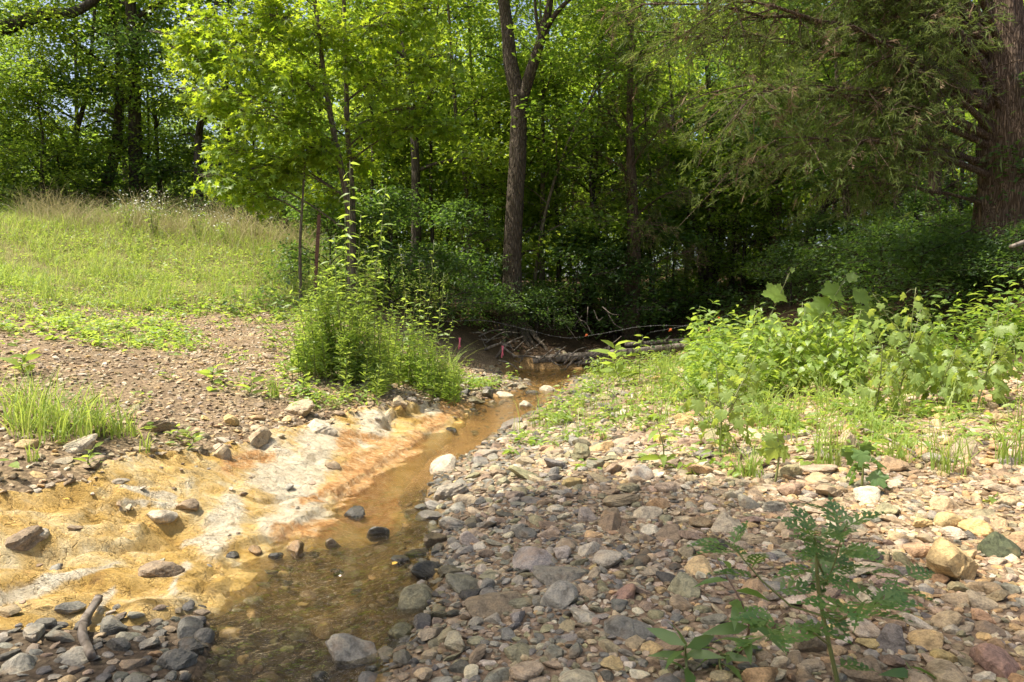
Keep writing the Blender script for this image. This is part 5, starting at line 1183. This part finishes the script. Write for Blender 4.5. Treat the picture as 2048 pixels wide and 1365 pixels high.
def sprig_clump(name, label, px0, px1, py, n, hfun, mat, seed, leaf=.10, per=42):
    r = np.random.default_rng(seed); b = hit((px0 + px1) / 2, py); b[1] += .3; b[2] = gz(b[0], b[1]) - .02
    t = thing(name, label, 'bush', tuple(b)); w = Acc(); cs, ds, sz = [], [], []
    for k in range(n):
        q = r.uniform(0, 1); x = (px0 + (px1 - px0) * q - 1024) / FPX * b[1] - b[0]; y = r.normal(.05, .22); z0 = gz(b[0] + x, b[1] + y) - b[2]
        h = hfun(q) * r.uniform(.45, 1.1); lean = np.array([x * .35 + r.normal(0, .10), r.normal(0, .12), 0]) * h
        tt = np.linspace(0, 1, 8)[:, None]; P = np.array([x, y, z0]) + lean * tt ** 1.6 + np.array([0, 0, 1]) * h * tt
        w.add(*tube(P, np.linspace(.004, .0012, 8), 4, cap=False))
        m = int(per * (.5 + h)); f = r.uniform(.08, 1, m); c = np.stack([np.interp(f, tt[:, 0], P[:, a_]) for a_ in range(3)], 1)
        a = r.uniform(0, 6.28, m); cs.append(c); ds.append(np.stack([np.cos(a), np.sin(a), r.normal(.45, .35, m)], 1)); sz.append(leaf * (1.15 - .6 * f) * r.uniform(.7, 1.25, m))
    obj('stem', mk_mesh('stem', np.concatenate(w.V), np.concatenate(w.F), M['stem'], True), t)
    cs = np.concatenate(cs); ds = np.concatenate(ds); sz = np.concatenate(sz); m = len(cs)
    up = np.stack([r.normal(0, .8, m), r.normal(0, .8, m), np.ones(m)], 1)
    obj('foliage', mk_mesh('foliage', *scatter(LANCE5, cs, frames(ds, up), sz), M[mat]), t)
LANCE5 = (np.array([[0, 0, 0], [-.11, .42, .02], [0, 1, -.2], [.11, .42, .02]], float), np.array([[0, 3, 2], [0, 2, 1]]))
sprig_clump('leafy_bush', 'feathery yellow green weed mass under the tallest weeds on the left bank', 600, 770, 782, 120, lambda q: .45 + .75 * math.sin(min(1, q * 1.15) * 3.1), 'weed', 5)
sprig_clump('leafy_bush', 'fine leaved weed mass overhanging the stream bend', 745, 915, 786, 120, lambda q: .42 + .42 * math.sin(min(1, q * 1.05 + .1) * 3.0), 'weed', 6, .085)
for lb, px, py, tx, ty in [('branched seed stalk standing left in the open flower stalks', 815, 700, 798, 490), ('tallest branched seed stalk above the rounded bush', 845, 690, 868, 480), ('branched seed stalk in the middle of the open stalks', 835, 695, 838, 520), ('outermost branched seed stalk leaning to the right', 870, 690, 888, 545)]:
    b = hit(px, 786); b[1] += .5; b[2] = gz(b[0], b[1]); p0 = dp(px, py, b[1]) - b; top = dp(tx, ty, b[1]) - b
    P = spline([(0, 0, 0), p0, (p0 + top) / 2 + np.array([.03, 0, 0]), top], 16); st = [(P, .005, .002)]; lv = []
    for k in range(9):
        q = along(P, .55 + .045 * k); a = k * 2.4; L = pr.uniform(.08, .2); e = q + np.array([math.cos(a) * L * .6, math.sin(a) * L * .6, L]); st.append(([q, (q + e) / 2 + np.array([math.cos(a) * .03, 0, 0]), e], .002, .001))
        for m_ in range(3): lv.append((LNC[0], q + (e - q) * (m_ + 1) / 3, (math.cos(a + m_ * 2), math.sin(a + m_ * 2), .4), (0, 0, 1), .045))
    l2_, _ = leafy_stem(P, 14, LNC, .10, .3, .2); plant('seed_stalk', lb, tuple(b), st, lv + l2_, 'stem', 'branched seed stalks above the rounded bush')
# grass clumps
def grass_clump(label, px, py, n, h, w=.005, spread=.07, lean=.7, mat='grass', group='grass clumps', Yoff=.0, name='grass_clump'):
    b = hit(px, py); b[1] += Yoff; b[2] = gz(b[0], b[1]) - .01; r = np.random.default_rng(px)
    t = thing(name, label, 'grass clump', tuple(b), 0, group); a = r.uniform(0, 6.28, n); q = r.uniform(0, 1, n) ** .6 * spread
    pos = np.stack([np.cos(a) * q, np.sin(a) * q, np.zeros(n)], 1)
    obj('blades', mk_mesh('blades', *blades(pos, h * r.uniform(.5, 1.1, n), np.full(n, w) * r.uniform(.7, 1.3, n), lean * r.uniform(.2, 1.3, n), r, 5), M[mat]), t)
for a_ in [('arching grass hanging over the stream right of the rounded bush', 895, 775, 60, .75, .006, .08, 1.0, .3), ('tall lush grass clump at the left picture edge on the gravel slope', 90, 880, 170, .42, .004, .24, .8, .1), ('lush grass beside the clump at the left picture edge', 30, 860, 110, .40, .004, .2, .8, .1), ('grass clump right of the lush left edge grass', 170, 875, 120, .3, .004, .2, .8, .1), ('short bright grass at the right end of the lush left grass', 215, 880, 60, .2, .004, .12, .8, .1),
           ('grass tuft behind the brown slab on the left', 290, 905, 12, .2, .005, .03, .6, .0), ('single grass tuft near the white boulder on the left', 68, 925, 10, .22, .004, .03, .5, .0), ('small grass tuft on the gravel below the left slope', 545, 800, 36, .28, .004, .06, .7, .0), ('small grass tuft below the tall weeds', 690, 800, 22, .22, .004, .05, .7, 0), ('tall thin grass at the stream side of the right weeds', 1345, 800, 70, .62, .004, .12, .4, .2), ('grass by the broad leaved plant near the stream', 1300, 800, 36, .45, .004, .1, .5, .1),
           ('upright grass clump in front of the right weeds', 1655, 935, 46, .5, .004, .08, .5, .0), ('fine grass clump near the right picture edge', 1900, 945, 60, .48, .003, .12, .7, .0), ('grass clump at the right picture edge by the cobbles', 2025, 930, 40, .5, .004, .1, .7, .0), ('grass clump in the cobbles below the drooping plant', 1500, 955, 46, .34, .004, .09, .8, .0), ('thin upright grass left of the small drooping plant', 1450, 920, 26, .38, .003, .07, .5, 0), ('grass tuft among the weeds right of centre', 1420, 860, 40, .42, .004, .1, .5, 0), ('grass tuft in front of the blocky weed rock', 1800, 930, 34, .4, .003, .08, .6, 0)]:
    lb, px, py, n, h, w, sprd, lean, yo = a_; grass_clump(lb, px, py, n, h, w, sprd, lean, Yoff=yo)
# fleabane with white flowers on the crest
for lb, px, Y, h, nf in [('white flowering weed, largest of the flower heads on the slope crest', 312, 15.2, .95, 130), ('white flowering weed right of the largest one on the crest', 400, 15.4, .75, 70), ('white flowering weed left of the largest one on the crest', 262, 15.4, .65, 50), ('sparse white flowering weed at the right end of the crest', 450, 15.2, .5, 40)]:
    p = at(px, Y); r = np.random.default_rng(px); t = thing('flowering_weed', lb, 'flower', p, 0, 'white flowering weeds on the crest'); w = Acc(); tips = []
    for k in range(16):
        a = r.uniform(0, 6.28); e = np.array([math.cos(a) * .3 * r.uniform(.2, 1), math.sin(a) * .3, h * r.uniform(.7, 1.05)]); w.add(*tube(np.array([(0, 0, 0), e * .5 + np.array([0, 0, .06]), e]), [.005, .003, .002], 4)); tips.append(e)
    obj('stem', mk_mesh('stem', np.concatenate(w.V), np.concatenate(w.F), M['stem']), t)
    k = r.integers(0, 16, nf); pos = np.array(tips)[k] + r.normal(0, .09, (nf, 3)); a = np.linspace(0, 6.28, 7)[:-1]
    daisy = fan([(.5 * math.cos(q), .5 * math.sin(q)) for q in a], curl=0, fold=.1, center=(0, 0)); obj('flower_heads', mk_mesh('flower_heads', *scatter(daisy, pos, rand_leaf_frames(nf, r, .2, .7), .034 * r.uniform(.6, 1.2, nf)), M['flower']), t)
    k = r.integers(0, 16, 160); pos = np.array(tips)[k] * r.uniform(.2, .95, 160)[:, None]; obj('foliage', mk_mesh('foliage', *scatter(LANCEW, pos, rand_leaf_frames(160, r, .1, .5), .08 * r.uniform(.5, 1.2, 160)), M['weed']), t)
# broad leaved weeds on the right
def mallow(label, px, py, tx, ty, n, s, mesh, pet=.12, group='lobed leaved weeds', Yoff=0, branches=0, name='lobed_leaf_weed', droop=.5, f0=.25):
    b = hit(px, py); b[1] += Yoff; b[2] = gz(b[0], b[1]) - .02; top = dp(tx, ty, b[1]) - b; P = spline([(0, 0, 0), top * .5 + np.array([.02, 0, 0]), top], 12)
    lv, st = leafy_stem(P, n, mesh, s, f0, droop, pet, .45, .35); stems = [(P, .008, .003)] + st
    for k in range(branches):
        q = along(P, .25 + .4 * k / max(1, branches)); a = k * 2.2 + .4; e = q + np.array([math.cos(a) * .3, math.sin(a) * .3, top[2] * .38]); P2 = spline([q, (q + e) / 2 + np.array([0, 0, -.03]), e], 8)
        l2_, s2 = leafy_stem(P2, max(6, n // 2), mesh, s * .9, .2, droop, pet * .8, .4, .35); lv += l2_; stems += [(P2, .005, .002)] + s2
    return plant(name, label, tuple(b), stems, lv, 'stem', group)
mallow('lobed leaved weed nearest the stream in the right hand weeds', 1440, 915, 1432, 735, 15, .105, LOBM, .10, branches=5)
mallow('lobed leaved weed left behind the nearest one, leaves pale', 1480, 850, 1500, 690, 14, .105, LOBM, .10, branches=5, Yoff=.4)
mallow('small weed with drooping pale leaves alone on the cobbles', 1550, 965, 1552, 852, 5, .15, LOBM, .05, droop=1.0, f0=.75)
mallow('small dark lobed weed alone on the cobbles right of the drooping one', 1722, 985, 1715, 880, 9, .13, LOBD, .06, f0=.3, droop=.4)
mallow('tall lobed weed with a raised leaf whorl above the right hand weeds', 1830, 830, 1832, 575, 18, .12, LOBM, .12, branches=5, Yoff=.3)
mallow('lobed weed at the right picture edge in the weeds', 2000, 840, 1998, 625, 18, .12, LOBM, .12, branches=4, Yoff=.3)
mallow('lobed weed between the whorl topped one and the right edge', 1925, 835, 1915, 690, 12, .17, LOBM, .10, branches=5, Yoff=.5)
mallow('pale lobed weed left of the whorl topped one', 1770, 850, 1765, 690, 14, .11, LOBM, .1, branches=4, Yoff=.2)
for lb, px, tx, ty in [('heart leaved weed at the stream side of the tall green clump', 1500, 1510, 610), ('heart leaved weed second in the tall green clump', 1560, 1555, 640), ('heart leaved weed with an upright tip in the tall green clump', 1610, 1605, 605), ('heart leaved weed in the middle right of the tall green clump', 1650, 1668, 640), ('heart leaved weed at the right end of the tall green clump', 1700, 1722, 620), ('low heart leaved weed in front of the tall green clump', 1590, 1580, 700), ('low heart leaved weed at the right front of the tall green clump', 1680, 1690, 700)]:
    mallow(lb, px, 800, tx, ty, 22, .105, HRT, .05, 'heart leaved weeds in the tall green clump', .3 if ty < 680 else .05, 7, 'heart_leaf_weed', .35, .15)
def syc(label, px, leaves):
    b = hit(px, 790); b[1] += 1.6; b[2] = gz(b[0], b[1]) - .02; st, lv = [], []
    top = dp(leaves[0][0], leaves[0][1], b[1]) - b; P = spline([(0, 0, 0), top * .5, top], 12); st.append((P, .01, .004))
    for lx, ly, s, dx, dz, fl in leaves:
        e = dp(lx, ly, b[1] + pr.uniform(-.15, .15)) - b; q = along(P, max(.2, min(.95, e[2] / top[2] - .1))); st.append(([q, (q + e) / 2 + np.array([0, 0, .03]), e], .004, .002)); lv.append((SYCM[fl], e, (dx, -.25, dz), (-.15, -1.0, .75), s * .85))
    plant('large_leaf_sapling', label, tuple(b), st, lv, 'stem', 'large leaved saplings behind the weeds', 'plant')
syc('sapling with very large leaves, left one behind the weeds', 1580, [(1580, 545, .1, .2, .3, 0), (1575, 590, .42, -.9, .1, 0), (1600, 620, .36, .6, -.1, 0), (1560, 640, .3, -.5, -.3, 1), (1610, 680, .3, .7, -.3, 1)])
syc('sapling with very large leaves, right one behind the weeds', 1685, [(1690, 560, .2, .5, .2, 0), (1690, 590, .42, -.8, .15, 0), (1670, 610, .36, -1, .2, 1), (1700, 590, .34, 1, .05, 1), (1705, 625, .34, 1, -.1, 0), (1680, 660, .3, -.4, -.3, 0)])
# broad rosette plant by the far stream and other single plants
weed_stalk('broad bladed rosette plant by the far stream', 1245, 775, 1230, 690, 14, WLN, .34, 'rosette_weed', group='single leafy weeds', f0=.25, droop=-.1, taper=.2)
weed_stalk('leafy weed with a thin tip right of the rosette plant', 1280, 775, 1285, 670, 18, WLN, .2, 'rosette_weed', group='single leafy weeds', f0=.2, droop=.1)
weed_stalk('dark leaved weed at the wire right end', 1420, 770, 1400, 612, 22, HRT, .16, 'shaded_weed', Yoff=1.2, group='single leafy weeds')
weed_stalk('slim seedling with broad leaves on the cobbles right of centre', 1325, 935, 1312, 845, 9, WLN, .16, 'seedling', group='single leafy weeds')
weed_stalk('tiny green seedling on the cobbles right of centre', 1390, 950, 1388, 920, 6, HRT, .06, 'seedling', group='single leafy weeds')
weed_stalk('tiny heart leaved seedling in the cobbles at the right', 1998, 1010, 1998, 990, 4, HRT, .07, 'seedling', group='single leafy weeds')
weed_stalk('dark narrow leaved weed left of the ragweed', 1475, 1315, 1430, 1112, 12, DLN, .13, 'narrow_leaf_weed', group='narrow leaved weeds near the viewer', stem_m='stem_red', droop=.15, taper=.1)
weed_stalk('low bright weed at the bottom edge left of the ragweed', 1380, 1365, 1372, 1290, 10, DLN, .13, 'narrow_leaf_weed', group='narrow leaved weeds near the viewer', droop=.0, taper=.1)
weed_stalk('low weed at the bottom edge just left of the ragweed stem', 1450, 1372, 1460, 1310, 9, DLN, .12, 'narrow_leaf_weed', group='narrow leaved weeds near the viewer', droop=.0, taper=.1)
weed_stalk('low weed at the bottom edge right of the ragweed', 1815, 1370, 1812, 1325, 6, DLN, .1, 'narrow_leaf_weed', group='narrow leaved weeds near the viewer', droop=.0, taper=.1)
for lb, px, py, s in [('yellow green herb rosette left of the dark wedge of grass', 425, 770, .14), ('herb rosette on the gravel under the tall weeds', 500, 790, .13), ('herb rosette right of the gravel tuft', 600, 790, .12), ('leafy herb at the left picture edge', 50, 745, .16), ('small herb beside the upright tan rock', 370, 905, .09), ('herb rosette below the leaning weeds', 560, 760, .12), ('herb beside the white boulder on the left', 185, 930, .08)]:
    weed_stalk(lb, px, py, px + 4, py - 36, 12, WLN, s, 'herb', group='herbs on the left gravel slope', droop=-.1, taper=.2, f0=.1)
# ragweed close to the viewer
b = hit(1650, 1362); b[1] -= .12; b[2] = gz(b[0], b[1]) - .02; st, lv = [], []
def rp(px, py, dy=0): return dp(px, py, b[1] + dy) - b
main = spline([(0, 0, 0), rp(1640, 1200), rp(1632, 1090), rp(1628, 1075)], 12); st.append((main, .007, .003))
arms = [([main[5], rp(1660, 1160, -.05), rp(1680, 1080, -.08), rp(1695, 1045, -.1)], 7), ([main[3], rp(1560, 1200, .05), rp(1490, 1120, .08), rp(1450, 1085, .1)], 7), ([main[4], rp(1720, 1230, .05), rp(1780, 1165, .08), rp(1820, 1150, .1)], 7), ([main[2], rp(1600, 1250, -.1), rp(1550, 1260, -.14), rp(1530, 1285, -.15)], 6), ([main[3], rp(1690, 1240, -.12), rp(1720, 1210, -.18), rp(1735, 1200, -.2)], 6), ([main[6], rp(1650, 1150, .1), rp(1660, 1110, .14), rp(1640, 1090, .16)], 6)]
for pts, n in arms + [([main[-4], main[-2], main[-1]], 5)]:
    P = spline(pts, 12); st.append((P, .004, .0015))
    for k in range(n):
        f = .35 + .65 * (k + .6) / n; q = along(P, min(1, f)); a = k * 2.6 + pr.uniform(-.3, .3); d = unit(P[-1] - P[0]) * .5 + np.array([math.cos(a), math.sin(a) * .9, pr.gauss(.12, .2)])
        lv.append((pr.choice(RAG), q, d, (pr.gauss(0, .25), pr.gauss(-.15, .2), 1), .17 * pr.uniform(.7, 1.1)))
for k in range(8):
    q = along(main, .12 + .09 * k); a = k * 2.4; lv.append((pr.choice(RAG), q, (math.cos(a), math.sin(a), .05), (pr.gauss(0, .2), -.1, 1), .17 * pr.uniform(.7, 1.1)))
plant('ragweed', 'feathery dark green ragweed close to the viewer at the lower right', tuple(b), st, lv, 'stem')

# ------------------------------------------------------------------ fence, ribbons, driftwood
# rusty T-post
pb = dp(625, 585, 12.0); pz = gz(pb[0], 12.0) - .3; pt = dp(634, 430, 12.0)
t = thing('fence_post', 'rusty steel fence post standing at the edge of the grass', 'post', (pb[0], 12.0, pz)); hgt = pt[2] - pz; lean = (pt[0] - pb[0]) * hgt / (pt[2] - dp(625, 585, 12.0)[2])
def boxm(x0, x1, y0, y1, z0, z1, sh=0.):
    V = np.array([(x, y, z) for z in (z0, z1) for y in (y0, y1) for x in (x0, x1)], float); V[:, 0] += sh * V[:, 2]
    return V, np.array([[0, 2, 3], [0, 3, 1], [4, 5, 7], [4, 7, 6], [0, 1, 5], [0, 5, 4], [2, 6, 7], [2, 7, 3], [0, 4, 6], [0, 6, 2], [1, 3, 7], [1, 7, 5]])
sh = lean / hgt
obj('flange', mk_mesh('flange', *boxm(-.03, .03, -.003, .003, 0, hgt, sh), M['rust']), t); obj('web', mk_mesh('web', *boxm(-.004, .004, .0035, .04, 0, hgt, sh), M['rust']), t)
for k in range(16): obj('stud', mk_mesh('stud', *boxm(-.012 + sh * (.7 + k * .08), .012 + sh * (.7 + k * .08), -.014, -.0035, .7 + k * .08, .72 + k * .08), M['rust']), t)
def wire(label, pts, Ys, barbs):
    P = spline([dp(px, py, Y) for (px, py), Y in zip(pts, Ys)], 60); b0 = P[0].copy(); t = thing('barbed_wire', label, 'wire', tuple(b0)); P = P - b0
    s = np.linspace(0, 1, 60) * 120; off = np.stack([np.zeros(60), np.cos(s), np.sin(s)], 1) * .003
    obj('strand', mk_mesh('strand', *tube(P + off, np.full(60, .002), 5), M['wire'], True), t)
    for k in range(barbs):
        q = along(P, (k + .5) / barbs); a = Acc()
        for d in ((.3, .1, 1), (-.4, .2, .9)): a.add(*tube(np.array([q - np.array(d) * .016, q + np.array(d) * .016]), [.0018, .001], 4))
        obj('barb', a.mesh('barb', M['wire']), t)
    return t
wire('upper barbed wire sagging across the stream', [(636, 500), (760, 590), (870, 640), (965, 641), (1040, 656), (1130, 676), (1200, 668), (1300, 652), (1420, 655), (1520, 662)], [12, 12.2, 12.6, 12.8, 12.8, 12.8, 12.8, 12.8, 12.8, 12.6], 34)
wire('short loose barbed wire running up to the right behind the first', [(1300, 665), (1345, 657), (1400, 645), (1470, 628)], [13.4, 13.5, 13.6, 13.7], 7)
def ribbon(label, px, py, Y, h, w, mat):
    p = dp(px, py, Y); t = thing('ribbon', label, 'ribbon', tuple(p), 0, 'marker ribbons')
    for k in range(2):
        n = 7; V = []
        for i in range(n): f = i / (n - 1); x = w * (.35 * math.sin(f * 5 + k * 2)) + (k - .5) * w * .6; y = .01 * math.sin(f * 7 + k); V += [(x - w / 2, y, -h * f * (1 - .2 * k)), (x + w / 2, y + .008, -h * f * (1 - .2 * k)), (x + w / 2, y + .010, -h * f * (1 - .2 * k)), (x - w / 2, y + .002, -h * f * (1 - .2 * k))]
        F = []
        for i in range(n - 1):
            for j in range(4): a, b_ = i * 4 + j, i * 4 + (j + 1) % 4; F += [[a, b_, b_ + 4], [a, b_ + 4, a + 4]]
        obj('tail', mk_mesh('tail', np.array(V), np.array(F), M[mat]), t)
ribbon('pink ribbon hanging at the right end of the wire', 1418, 655, 12.78, .14, .028, 'pink'); ribbon('pink ribbon in the debris below the wire middle', 1005, 692, 12.9, .22, .024, 'pink'); ribbon('pink ribbon hanging beside the stream bend grass', 919, 676, 12.3, .2, .022, 'pink')
ribbon('orange ribbon on the wire right of its lowest point', 1173, 668, 12.8, .05, .03, 'orange'); ribbon('orange ribbon on the short loose wire', 1341, 657, 13.5, .06, .035, 'orange'); ribbon('orange ribbon among the dark leaves by the wire end', 1438, 634, 13.6, .06, .03, 'orange')
def branch(name, label, pts, r0, r1, mat='drift', group=None, n=20, rough=.12, sides=10, cat='branch', knots=0, parent=None):
    P = spline(pts, n); b0 = P[0].copy(); P = P - b0
    t = thing(name, label, cat, tuple(b0), 0, group); obj('shaft', mk_mesh('shaft', *tube(P, np.linspace(r0, r1, n), sides, rough, n), M[mat], True), t)
    for k in range(knots):
        q = along(P, .2 + .6 * k / max(1, knots)); e = q + np.array([pr.uniform(-.1, .1), pr.uniform(-.12, .05), pr.uniform(.05, .2)]); obj('twig', mk_mesh('twig', *tube(np.array([q, e]), [r1 * .8, r1 * .3], 5), M[mat], True), t)
branch('fallen_log', 'pale fallen log lying across the far end of the stream', [dp(1065, 722, 13.9), dp(1150, 714, 14), dp(1260, 704, 14.1), dp(1360, 693, 14.3), dp(1440, 684, 14.4)], .085, .06, n=26, sides=14, cat='log', knots=3)
branch('fallen_log', 'second thinner log behind the pale one at the stream end', [dp(1250, 690, 15.0), dp(1330, 684, 15), dp(1420, 676, 15.1)], .05, .04, cat='log', knots=2)
dz = [(-1, 1)]
for k in range(34):
    px = pr.uniform(930, 1190); py = pr.uniform(690, 735); Y = pr.uniform(13.2, 14.2); p = dp(px, py, Y); L_ = pr.uniform(.25, .8); a = pr.uniform(-.9, .9) + (0 if pr.random() < .8 else 1.5)
    zt = max(p[2], gz(p[0], p[1]) + .02); q = np.array([p[0], p[1], zt]); d = np.array([math.cos(a), pr.uniform(-.5, .5), math.sin(a) * .6]) * L_
    mid = q + d * .5 + np.array([0, 0, pr.uniform(-.08, .1)])
    branch('driftwood_stick', 'grey driftwood stick tangled in the debris dam below the wire', [q - d * .1 + np.array([0, 0, -.06]), mid, q + d], pr.uniform(.012, .035), .006, 'drift', 'sticks in the debris dam', 10, .15, 6, 'stick')
for k in range(12):
    px = 1090 + k * 11 + pr.uniform(-8, 8); p = dp(px, pr.uniform(600, 650), pr.uniform(14.6, 15.3)); e = p + np.array([pr.uniform(-.4, .5), pr.uniform(-.3, .1), pr.uniform(-.5, -.1)])
    branch('dead_branch', 'bare pale dead twig hanging from the dark root bank', [p, (p + e) / 2 + np.array([0, 0, pr.uniform(-.15, .15)]), e], .012, .004, 'twig', 'dead twigs on the root bank', 9, .1, 5, 'twig')
# the curved stick on the bedrock and the pale stick in the weeds
pp = [hit(198, 1218), hit(172, 1255), hit(166, 1290), hit(185, 1335)]; pp = [p + np.array([0, 0, .03]) for p in pp]
branch('curved_stick', 'bent grey stick lying on the yellow bedrock at lower left', pp, .017, .013, 'drift', None, 22, .3, 10, 'stick', 0)
pp = [hit(1712, 868), hit(1760, 885), hit(1830, 925)]; pp = [p + np.array([0, 0, .05]) for p in pp]
branch('pale_stick', 'thin pale stick lying slanted in the right hand weeds', pp, .010, .006, 'drift', None, 14, .2, 7, 'stick')
q_ = np.array(at(2180, 8.2)); pp = [q_, q_ * .5 + dp(2060, 482, 7.8) * .5 + np.array([0, 0, .12]), dp(2060, 482, 7.7), dp(2022, 494, 7.5)]
branch('broken_limb', 'pale broken limb end poking in at the right picture edge', pp, .035, .02, 'drift', None, 12, .2, 9, 'branch')
pp = [hit(1190, 905), hit(1120, 912), hit(1060, 915)]
for lb, px, py in [('yellow fallen leaf floating at the right stream rim', 785, 1162), ('small orange leaf on the left gravel', 140, 1015)]:
    p = hit(px, py); p[2] = max(p[2], .012) + .02; o = obj('fallen_leaf', mk_mesh('fallen_leaf', *(LEAF4[0] * .045, LEAF4[1]), M['yleaf'], True), None, tuple(p)); o.rotation_euler = (.1, .1, px); tag(o, lb, 'leaf', 'fallen leaves')

# things that still share a label are told apart by their order from the left
from collections import defaultdict
by = defaultdict(list)
for o in COL.objects:
    if o.parent is None and o.get('category') in ('tree', 'stick', 'twig'): by[o['label']].append(o)
NTH = ['leftmost', 'second from left', 'third from left', 'fourth from left', 'fifth from left', 'sixth from left', 'seventh from left', 'eighth from left']
for lb, os_ in by.items():
    if 1 < len(os_) <= 8 and len(lb.split()) <= 13:
        os_.sort(key=lambda o: o.location.x / max(o.location.y, .1))
        for k, o in enumerate(os_): o['label'] = lb + ', ' + NTH[k]
